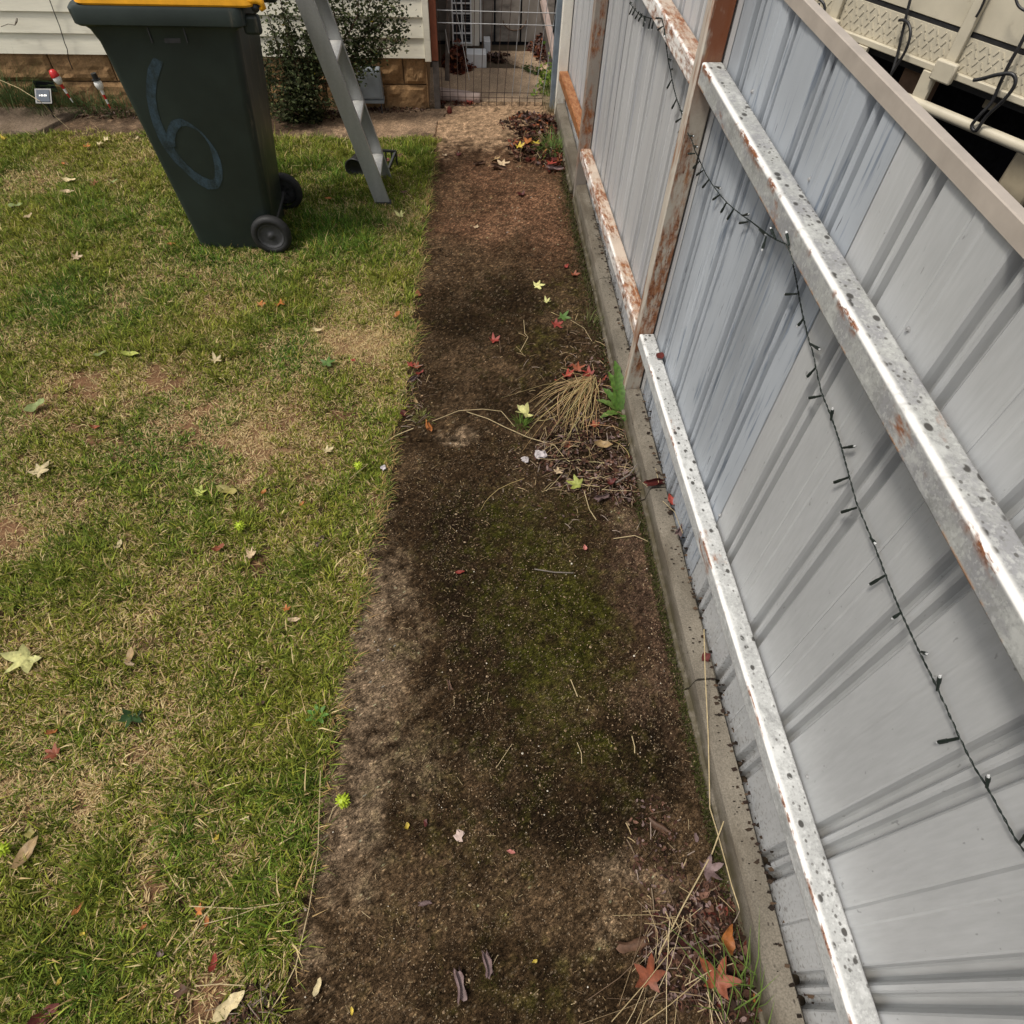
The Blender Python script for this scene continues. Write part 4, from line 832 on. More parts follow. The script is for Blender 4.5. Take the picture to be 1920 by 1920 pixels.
def make_grass():
    N = 25000
    x = RNG.uniform(-3.55, -.05, N * 3); y = RNG.uniform(-.35, 4.72, N * 3)
    ok = (x < edge_x(y) - .004) & (y < lawn_far(x)) & in_view(x, y); x, y = x[ok], y[ok]
    d, bare, lush = lawn_state(x, y)
    keep = RNG.random(len(x)) > np.clip(bare * 1.1 + .0, 0, .95); x, y, d, bare, lush = x[keep], y[keep], d[keep], bare[keep], lush[keep]
    T = len(x); k = 16
    ti = np.repeat(np.arange(T), k); n = len(ti)
    rad = .007 + .018 * RNG.random(T) ** 2; a0 = RNG.uniform(0, 2 * np.pi, n); rr_ = np.sqrt(RNG.random(n)) * rad[ti]
    X = x[ti] + np.cos(a0) * rr_; Y = y[ti] + np.sin(a0) * rr_
    az = a0 + RNG.normal(0, .9, n)
    big = RNG.random(T) < .10
    hm = (.55 + .75 * lush + .25 * fbm(x * 6, y * 6, 3, 66)) * (1 - .35 * d) * np.where(big, 1.6, 1.) * (1 + .35 * sstep(1.6, .2, y))
    L = (.024 + .024 * RNG.random(n)) * hm[ti] * (1 + .3 * (RNG.random(n) < .1))
    isdry = RNG.random(n) < np.clip(.16 + d[ti] * .75 - .10 * lush[ti], .05, .93)
    lean = np.abs(RNG.normal(.60, .35, n)) + isdry * RNG.uniform(.1, .7, n); curl = RNG.uniform(.1, .9, n)
    W = RNG.uniform(.0020, .0044, n) * (1 + .2 * big[ti])
    g = RNG.random((n, 1)); hue = np.clip(fbm(x * 2.5, y * 2.5, 3, 88)[ti] * 1.5 - .3 + RNG.normal(0, .16, n) + .25 * lush[ti], 0, 1)[:, None]
    cg = np.array((.235, .240, .034)) * (1 - hue) + np.array((.088, .178, .024)) * hue
    cg = cg * (.34 + 1.25 * g ** 1.3) * RNG.uniform(.62, 1.3, T)[ti][:, None]
    cd = np.array((.40, .26, .11)) * (1 - g) + np.array((.68, .55, .29)) * g
    yel = (RNG.random(n) < .10)[:, None]
    c = np.where(isdry[:, None], cd, np.where(yel, np.array((.30, .30, .045)) * (.7 + .6 * g), cg))
    soil_z = .004 + .016 * (fbm(X * 5, Y * 5, 3, 21) - .5)
    R_ = np.c_[X, Y, soil_z - .003]
    cut = X < edge_x(Y) + .034
    # fallen clippings and thatch lying in the sward
    M = 70000; xx = RNG.uniform(-3.5, -.05, M); yy = RNG.uniform(-.3, 4.7, M); ok = (xx < edge_x(yy) + .01) & (yy < lawn_far(xx)) & in_view(xx, yy); xx, yy = xx[ok], yy[ok]; M = len(xx)
    d2, b2, l2 = lawn_state(xx, yy); ok = RNG.random(M) < .35 + d2 * .6; xx, yy = xx[ok], yy[ok]; M = len(xx)
    g2 = RNG.random((M, 1)); c2 = np.array((.28, .17, .075)) * (1 - g2) + np.array((.62, .49, .26)) * g2
    R2 = np.c_[xx, yy, .004 + .016 * (fbm(xx * 5, yy * 5, 3, 21) - .5) + RNG.uniform(.0, .010, M)]
    R_ = np.r_[R_[cut], R2]; n1 = cut.sum()
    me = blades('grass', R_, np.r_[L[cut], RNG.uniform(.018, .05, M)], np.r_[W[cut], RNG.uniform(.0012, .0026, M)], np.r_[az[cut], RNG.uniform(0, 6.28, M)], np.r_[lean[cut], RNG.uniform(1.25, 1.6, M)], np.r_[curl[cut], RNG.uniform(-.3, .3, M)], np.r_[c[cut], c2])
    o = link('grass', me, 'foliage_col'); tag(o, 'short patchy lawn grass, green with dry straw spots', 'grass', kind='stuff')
    return len(R_)
NB = make_grass(); print('blades', NB)

def edge_growth():
    n = 5200; y = RNG.uniform(-.3, 4.55, n); dens = fbm(y * 7, y * 0, 3, 14); ok = RNG.random(n) < sstep(.38, .6, dens) + .12; y = y[ok]; n = len(y); x = edge_x(y) + RNG.normal(.0, .012, n)
    g = RNG.random((n, 1)); c = np.where((RNG.random(n) < .45)[:, None], np.array((.40, .26, .11)) * (.5 + .8 * g), np.array((.12, .16, .03)) * (.5 + .9 * g))
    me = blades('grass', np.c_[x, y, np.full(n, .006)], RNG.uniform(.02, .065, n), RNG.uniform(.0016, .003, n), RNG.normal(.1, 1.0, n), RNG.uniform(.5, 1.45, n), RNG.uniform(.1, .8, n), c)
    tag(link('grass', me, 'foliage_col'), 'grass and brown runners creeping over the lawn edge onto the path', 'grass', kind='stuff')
edge_growth()
def tuft(name, label, cat, px, py, n, L, W, col, spread=.02, lean=(.2, .9), z=.01, group=None, dirv=None, x=None, mat='foliage_col', y=None):
    p = np.array(G(px, py, z)) if x is None else GX(px, py, x)
    if y is not None: p = GY(px, py, y); p[2] = max(p[2], 0.)
    a = RNG.uniform(0, 6.28, n); r = np.sqrt(RNG.random(n)) * spread
    R_ = np.c_[p[0] + np.cos(a) * r, p[1] + np.sin(a) * r, np.full(n, p[2])]
    az = a + RNG.normal(0, .5, n) if dirv is None else RNG.normal(dirv, .45, n)
    c = np.array(col)[None] * (.65 + .7 * RNG.random((n, 1))); 
    me = blades(name, R_, L * RNG.uniform(.5, 1.1, n), np.full(n, W) * RNG.uniform(.7, 1.2, n), az, RNG.uniform(*lean, n), RNG.uniform(.1, 1.0, n), c)
    o = link(name, me, mat); tag(o, label, cat, group); return o
GRN, STR, DKG, OLV = (.10, .17, .03), (.50, .38, .18), (.05, .085, .022), (.15, .17, .06)
tuft('grass_tuft', 'green grass tuft with yellow leaf on it, in the middle of the path', 'grass tuft', 978, 800, 60, .07, .003, GRN, .02, (.1, .8))
def mat_of_straw():
    mb = MB(); rnd = random.Random(3); root = Vector(G(1108, 712, .03))
    for k in range(95):
        p = root + Vector((rnd.gauss(0, .018), rnd.gauss(0, .018), rnd.uniform(-.01, .02)))
        if k < 62: q = Vector(G(rnd.gauss(1050, 38), rnd.gauss(805, 28), .018)) if rnd.random() < .75 else Vector(G(rnd.gauss(1000, 45), rnd.gauss(750, 22), .018))
        else: p = Vector(G(rnd.gauss(1090, 55), rnd.gauss(800, 60), .025)); q = p + Vector((rnd.gauss(-.03, .08), rnd.gauss(-.02, .08), 0)); q.z = .02
        q.x = min(q.x, .65); p.x = min(p.x, .655); l = (q - p).length; pts = []; o1 = Vector((rnd.gauss(0, .02), rnd.gauss(0, .02), rnd.uniform(.0, .05) * min(1, l * 4)))
        for t in (0, .2, .4, .6, .8, 1.): pts.append(p.lerp(q, t) + o1 * math.sin(t * math.pi) + Vector((rnd.gauss(0, .003), rnd.gauss(0, .003), 0)))
        mb.tube(pts, [.0012, .0012, .0011, .001, .0008, .0005], 4, tuple(v * rnd.uniform(.85, 1.05) for v in rnd.choice(((.44, .32, .15), (.52, .40, .21), (.30, .21, .11), (.36, .26, .13)))))
    tag(mb.obj('dry_grass_clump', 'debris_col', None, True), 'messy mat of dead straw bent over the path below the rusty post', 'dry grass')
mat_of_straw()
tuft('grass_tuft', 'green grass tuft at the fence foot beside leaves near the gate', 'grass tuft', 1035, 285, 150, .16, .003, (.13, .20, .05), .06, (.2, 1.2))
tuft('grass_tuft', 'long thin grass growing against the plinth in the bottom corner', 'grass tuft', 1385, 1880, 30, .24, .0035, (.12, .18, .04), .07, (.1, .9), .02, dirv=1.9)
def strewn(px, py, rx, ry, n, L, dirv, label):
    c = G(px, py); mb = MB(); rnd = random.Random(px)
    for k in range(n):
        p = Vector(G(px + rnd.uniform(-rx, rx), py + rnd.uniform(-ry, ry), .02 + rnd.random() * .03)); a = rnd.gauss(dirv, .55); l = L * rnd.uniform(.3, 1.1)
        q = p + Vector((math.cos(a), math.sin(a), rnd.uniform(-.08, .14))) * l; q.z = max(q.z, .018); q.x = min(q.x, .655); p.x = min(p.x, .65); m_ = p.lerp(q, .5) + Vector((rnd.gauss(0, .006), rnd.gauss(0, .006), rnd.uniform(0, .012)))
        cc = rnd.choice(((.40, .31, .17), (.52, .42, .25), (.26, .19, .11), (.15, .10, .065))); mb.tube([p, m_, q], rnd.uniform(.0004, .0010), 4, cc)
    return tag(mb.obj('dry_stems', 'debris_col', None, True), label, 'dry grass', kind='stuff')
strewn(1290, 1790, 90, 120, 34, .22, math.radians(228), 'thin dry stems strewn over the bottom corner litter')
strewn(1130, 870, 90, 60, 34, .12, math.radians(200), 'straw coloured dry stems strewn over the dark litter by the plinth')
tuft('dry_grass_clump', 'dry thin grass standing between gate and fence', 'dry grass', 1035, 215, 90, .26, .002, (.34, .29, .17), .07, (.05, .7), .0)
tuft('grass_tuft', 'small dry weed at the plinth left of the post', 'grass tuft', 1108, 610, 30, .10, .0018, OLV, .03, (.1, .8))
tuft('grass_tuft', 'fine green grass at the lawn edge beside the path joint', 'grass tuft', 792, 788, 60, .05, .0024, (.17, .19, .05), .03, (.3, 1.3))
# shaggy grass along the house wall
for i, (px, py, n, L, lab) in enumerate(((25, 190, 420, .34, 'shaggy green grass clump at the wall at far left'), (95, 200, 300, .18, 'green grass clump behind the solar lamp'), (170, 200, 260, .15, 'green grass clump between the striped stakes and wall'), (235, 205, 240, .14, 'green grass clump at the wall beside the bin'), (500, 210, 200, .20, 'sparse dry grass clump at the foot of the shrub'))):
    tuft('grass_clump', lab, 'grass', px, py, n, L, .0032, (.075, .115, .04) if i < 4 else (.13, .12, .05), .15, (.1, 1.1), .0, 'grass clumps along the house wall', y=4.97)
# dandelion-like weed
wd = empty('weed', (0, 0, 0), 'broad leaved green weed growing at the foot of the rusty post', 'weed')
def strip_leaf(p, q, w, col, parent, name='leaf', sag=.25, teeth=0.):
    p, q = Vector(p), Vector(q); d = q - p; L = d.length; s = d.cross(Vector((0, 0, 1))).normalized(); n = 9; vs = []; fs = []
    for i in range(n + 1):
        t = i / n; c = p.lerp(q, t) + Vector((0, 0, L * sag * math.sin(t * math.pi * .9) )); ww = w * math.sin(math.pi * min(1, .12 + t * .86)) ** .7 * (1 + teeth * (1 if i % 2 else -1))
        vs += [c - s * ww + Vector((0, 0, ww * .35)), c, c + s * ww + Vector((0, 0, ww * .35))]
    for i in range(n): a = i * 3; fs += [(a, a + 1, a + 4, a + 3), (a + 1, a + 2, a + 5, a + 4)]
    mb = MB(); mb.add(vs, fs, col); return mb.obj(name, 'leaf_col', parent, True, True)
base = G(1163, 775, .01)
for (px, py, z, w, c) in ((1152, 680, .10, .020, (.06, .125, .02)), (1130, 730, .06, .018, (.07, .14, .024)), (1118, 752, .02, .014, (.085, .14, .028)), (1125, 785, .02, .015, (.09, .155, .028)), (1172, 792, .02, .014, (.06, .12, .02)), (1165, 720, .09, .018, (.06, .125, .02)), (1140, 700, .08, .016, (.07, .135, .02))):
    strip_leaf(base, G(px, py, z), w, c, wd, 'leaf', .15, .18)
w2 = empty('weed', (0, 0, 0), 'small bright green plantain in the lawn edge, right of mid lawn', 'weed')
b0 = G(597, 1345, .01)
for k in range(7): a = k * .9; strip_leaf(b0, b0 + np.array((math.cos(a) * .035, math.sin(a) * .035, .018)), .007, (.10, .22, .035), w2, 'leaf', .2)
# ivy like plant beside the gate
iv = empty('creeper', (0, 0, 0), 'bright green creeper growing at the fence beyond the gate', 'plant')
def leafcloud(name, mat, pts_fn, n, size, cols, parent, label=None):
    V = np.zeros((n, 4, 3)); C = np.zeros((n, 4, 3))
    P = pts_fn(n); a = RNG.normal(0, 1, (n, 3)); a /= np.linalg.norm(a, axis=1)[:, None]; a[:, 2] *= .6
    b_ = np.cross(a, RNG.normal(0, 1, (n, 3))); b_ /= np.linalg.norm(b_, axis=1)[:, None]
    s = size * RNG.uniform(.6, 1.2, (n, 1))
    V[:, 0] = P - a * s; V[:, 1] = P + b_ * s * .5; V[:, 2] = P + a * s; V[:, 3] = P - b_ * s * .5
    ci = RNG.integers(0, len(cols), n); C[:] = (np.array(cols)[ci] * RNG.uniform(.6, 1.35, (n, 1)))[:, None, :]
    me = npmesh(name, V.reshape(-1, 3), np.arange(n * 4).reshape(n, 4), C.reshape(-1, 3))
    o = link(name, me, mat, parent); o['kind'] = 'stuff'; return o
pc = GY(1032, 168, 5.25)
leafcloud('foliage', 'foliage_col', lambda n: np.c_[RNG.normal(pc[0], .045, n), RNG.normal(5.30, .05, n), np.abs(RNG.normal(.07, .07, n))], 420, .020, [(.16, .26, .04), (.10, .18, .03), (.22, .28, .05)], iv)
mo = empty('creeper', (0, 0, 0), 'low dark green plants in the paving gap beyond the gate', 'plant')
def gap(n):
    t = RNG.random(n); return np.c_[q0[0] * (1 - t) + q1[0] * t + RNG.normal(.0, .02, n), q0[1] * (1 - t) + q1[1] * t + RNG.normal(0, .02, n), np.abs(RNG.normal(.02, .02, n))]
leafcloud('foliage', 'foliage_col', gap, 420, .014, [(.04, .06, .02), (.06, .09, .025), (.10, .12, .05)], mo)

# ------------------------------------------------------------------ shrub by the house
shrub = empty('shrub', (0, 0, 0), 'dark small leaved shrub against the weatherboards behind the ladder', 'shrub')
SY = 4.82
stems = MB(); clumps = []
foot = Vector((-1.02, SY + .05, 0))
def branch(path, r):
    pts = [Vector(p) for p in path]; stems.tube(pts, [r * (1 - .6 * i / (len(pts) - 1)) for i in range(len(pts))], 5)
    for i in range(len(pts) - 1):
        L = (pts[i + 1] - pts[i]).length
        for k in range(max(1, int(L / .012))): clumps.append((pts[i].lerp(pts[i + 1], random.random()), i / len(pts)))
for px, py, dy in ((500, 20, .05), (520, -30, 0), (545, 60, .03), (570, 0, -.05), (600, 40, 0), (585, 110, .05), (560, 140, -.08), (610, 130, 0), (530, 120, .04), (515, 160, -.1), (600, 180, -.05), (560, 200, -.12), (625, 190, -.04), (540, 30, .08), (505, 80, .06), (590, 60, -.1), (620, 80, -.05), (575, 165, -.12), (530, 190, -.14), (500, 130, 0)):
    e = Vector(GY(px, py, SY + dy)); mid = foot.lerp(e, .5) + Vector((random.uniform(-.06, .06), random.uniform(-.05, .05), .04)); branch([foot + Vector((random.uniform(-.2, .15), 0, 0)), mid, e], .006)
def spray(pts, dy=0.): branch([GY(x, y, SY + dy) for x, y in pts], .005)
base2 = (640, 150)
spray([(655, 120), (668, 85), (690, 60), (705, 30), (720, 5), (735, -20)], .05); spray([(668, 85), (690, 95), (705, 100), (712, 108)], .02); spray([(690, 60), (715, 45), (735, 15), (750, 10)], .04)
spray([(640, 100), (650, 60), (645, 20), (640, -20)], .02); spray([(655, 60), (670, 30), (672, 0), (665, -30)], .0); spray([(690, 60), (690, 20), (700, -20)], .06); spray([(660, 130), (662, 110), (668, 85)], .05); spray([(655, 200), (660, 160), (660, 120)], .08); spray([(635, 60), (625, 20), (615, -20)], .03); spray([(668, 130), (672, 142)], -.02)
spray([(640, 150), (690, 120), (720, 75), (745, 60), (760, 30)], .03); spray([(600, 60), (610, 20), (605, -20)], .05); spray([(520, 200), (500, 170), (492, 140), (500, 100)], -.05); spray([(690, 95), (730, 90), (752, 70)], .0); spray([(560, 215), (540, 205), (510, 210)], -.1)
stems.obj('stem', 'stem_brown', shrub)
cl = np.array([(*c, t) for c, t in clumps]); idx0 = RNG.integers(0, len(cl), 15000)
def shp(n):
    c = cl[idx0[:n]]; w = .034; return c[:, :3] + RNG.normal(0, w, (n, 3)) * np.array((1, .9, .9))
leafcloud('foliage', 'foliage_col', shp, 15000, .0150, [(.040, .052, .022), (.055, .070, .028), (.075, .09, .035), (.03, .036, .018), (.10, .10, .05), (.045, .06, .022)], shrub)
def shp2(n): c = cl[RNG.integers(0, len(cl), n)]; return c[:, :3] + RNG.normal(0, .03, (n, 3))
leafcloud('yellow_leaf', 'foliage_col', shp2, 60, .012, [(.38, .30, .03), (.28, .20, .05)], shrub)

# ------------------------------------------------------------------ fallen leaves
LC = dict(pale=(.66, .64, .26), cream=(.66, .54, .30), yellow=(.62, .46, .06), lime=(.42, .46, .10), green=(.085, .16, .035), dkgreen=(.035, .085, .022), orange=(.46, .16, .04), red=(.30, .045, .03), dkred=(.12, .022, .018), brown=(.14, .075, .045), tan=(.46, .31, .15), mauve=(.20, .135, .13), olive=(.34, .29, .09), pink=(.48, .17, .14), orred=(.30, .085, .038), beige=(.60, .45, .28), pgreen=(.30, .36, .13))
def leaf_outline(kind):
    pts = []
    if kind == 'star':
        half = [(0, 1.), (9, .80), (17, .60), (27, .43), (40, .58), (50, .76), (60, .95), (68, .74), (80, .50), (93, .38), (107, .48), (122, .66), (135, .46), (158, .30), (172, .16)]
        for a, r in half + [(360 - a, r) for a, r in half[:0:-1]]: pts.append((math.cos(math.radians(a)) * r, math.sin(math.radians(a)) * r))
    elif kind == 'oval':
        for k in range(24): a = 2 * math.pi * k / 24; x = math.cos(a); w = .42 * math.copysign(max(0, 1 - x * x) ** .72, math.sin(a)) * (1 - .3 * x) * random.uniform(.85, 1.1); pts.append((x * .97, w))
    elif kind == 'scrap':
        for k in range(9): a = 2 * math.pi * k / 9; r = random.uniform(.45, 1.); pts.append((math.cos(a) * r, math.sin(a) * r * .7))
    return pts
def leaf_mesh(kind, size, col, curl, fold, seed, stalk=0.):
    rnd = random.Random(seed); mb = MB()
    if kind == 'roll':
        n, k = 7, 7; vs = []; fs = []
        for i in range(n + 1):
            t = i / n; r = size * .17 * (1 - .3 * t) * (1 + .15 * math.sin(t * 7 + seed))
            for j in range(k + 1): a = math.pi * (-.35 + (1.35 + .3 * math.sin(t * 5 + seed)) * j / k); vs.append((size * (t - .5 + .12 * math.sin(j * 1.9 + seed) * (abs(t - .5) * 2) ** 2), math.cos(a) * r * 1.25 + size * .05 * math.sin(t * 4 + seed), r + math.sin(a + math.pi) * r * .8))
        for i in range(n):
            for j in range(k): a = i * (k + 1) + j; fs.append((a, a + 1, a + k + 2, a + k + 1))
        mb.add(vs, fs, col)
    else:
        o = leaf_outline(kind); n = len(o); lob = [rnd.uniform(.78, 1.12) for _ in range(7)]; o = [(x * (.75 + .25 * lob[int((math.atan2(y, x) + math.pi) * 1.1) % 7]), y * lob[int((math.atan2(y, x) + math.pi) * 1.1) % 7]) for x, y in o]; h = size / 2; vs = [(0, 0, 0)]; fs = []
        ph = rnd.uniform(0, 6.28); cv = rnd.uniform(.5, 1.)
        def z(x, y): return h * (curl * (x * x * .9 + y * y * cv) + fold * abs(y) + .16 * math.sin(x * 5 + ph) * math.cos(y * 4 + ph) * (.5 + curl))
        for s in (.5, 1.):
            for x, y in o: vs.append((x * h * s * (1 - .12 * curl), y * h * s * (1 - .2 * fold), z(x * s, y * s)))
        fs += [(0, 1 + i, 1 + (i + 1) % n) for i in range(n)]
        fs += [(1 + i, 1 + n + i, 1 + n + (i + 1) % n, 1 + (i + 1) % n) for i in range(n)]
        mb.add(vs, fs, col)
        for k in range(n + 1): mb.c[k] = tuple(c * 1.06 for c in col)
        for i in range(n): 
            if rnd.random() < .25: mb.c[1 + n + i] = tuple(c * .72 for c in col)
    if stalk: mb.tube([(-.08 * size, 0, .001), (-.08 * size - stalk * .5, stalk * .04, .006), (-.08 * size - stalk, stalk * .10, .012)], [.0011, .0010, .0012], 4, tuple(min(1, c * 1.05) for c in (.52, .42, .2)))
    return mb
LID = [0]
def leaf(px, py, size_px, kind, col, label, rot=None, lift=None, tilt=None, stalk=0., x=None, group='fallen leaves', y=None):
    LID[0] += 1; rnd = random.Random(LID[0] * 13)
    on_grass = px < 700 if py > 900 else px < 745
    z = lift if lift is not None else (.026 if on_grass else .020)
    p = G(px, py, z) if x is None else GX(px, py, x)
    if y is not None: p = GY(px, py, y)
    k = abs(G(px + 1, py, p[2])[0] - G(px, py, p[2])[0]) if x is None else .0016
    size = size_px * k * 1.12
    curl = rnd.uniform(.10, .65) if kind == 'star' else rnd.uniform(.2, .7)
    kk = rnd.uniform(.62, .92); c = tuple(v * kk for v in LC[col])
    mb = leaf_mesh(kind, size, c, curl, rnd.uniform(0, .35) if kind != 'star' else rnd.uniform(0, .3), LID[0], stalk)
    o = mb.obj('leaf', 'leaf_col', None, True, True); o.location = Vector(p)
    t = tilt if tilt is not None else rnd.uniform(.05, .3)
    o.rotation_euler = (rnd.uniform(-1, 1) * t, rnd.uniform(-1, 1) * t, math.radians(rot) if rot is not None else rnd.uniform(0, 6.28))
    return tag(o, label, 'leaf', group)
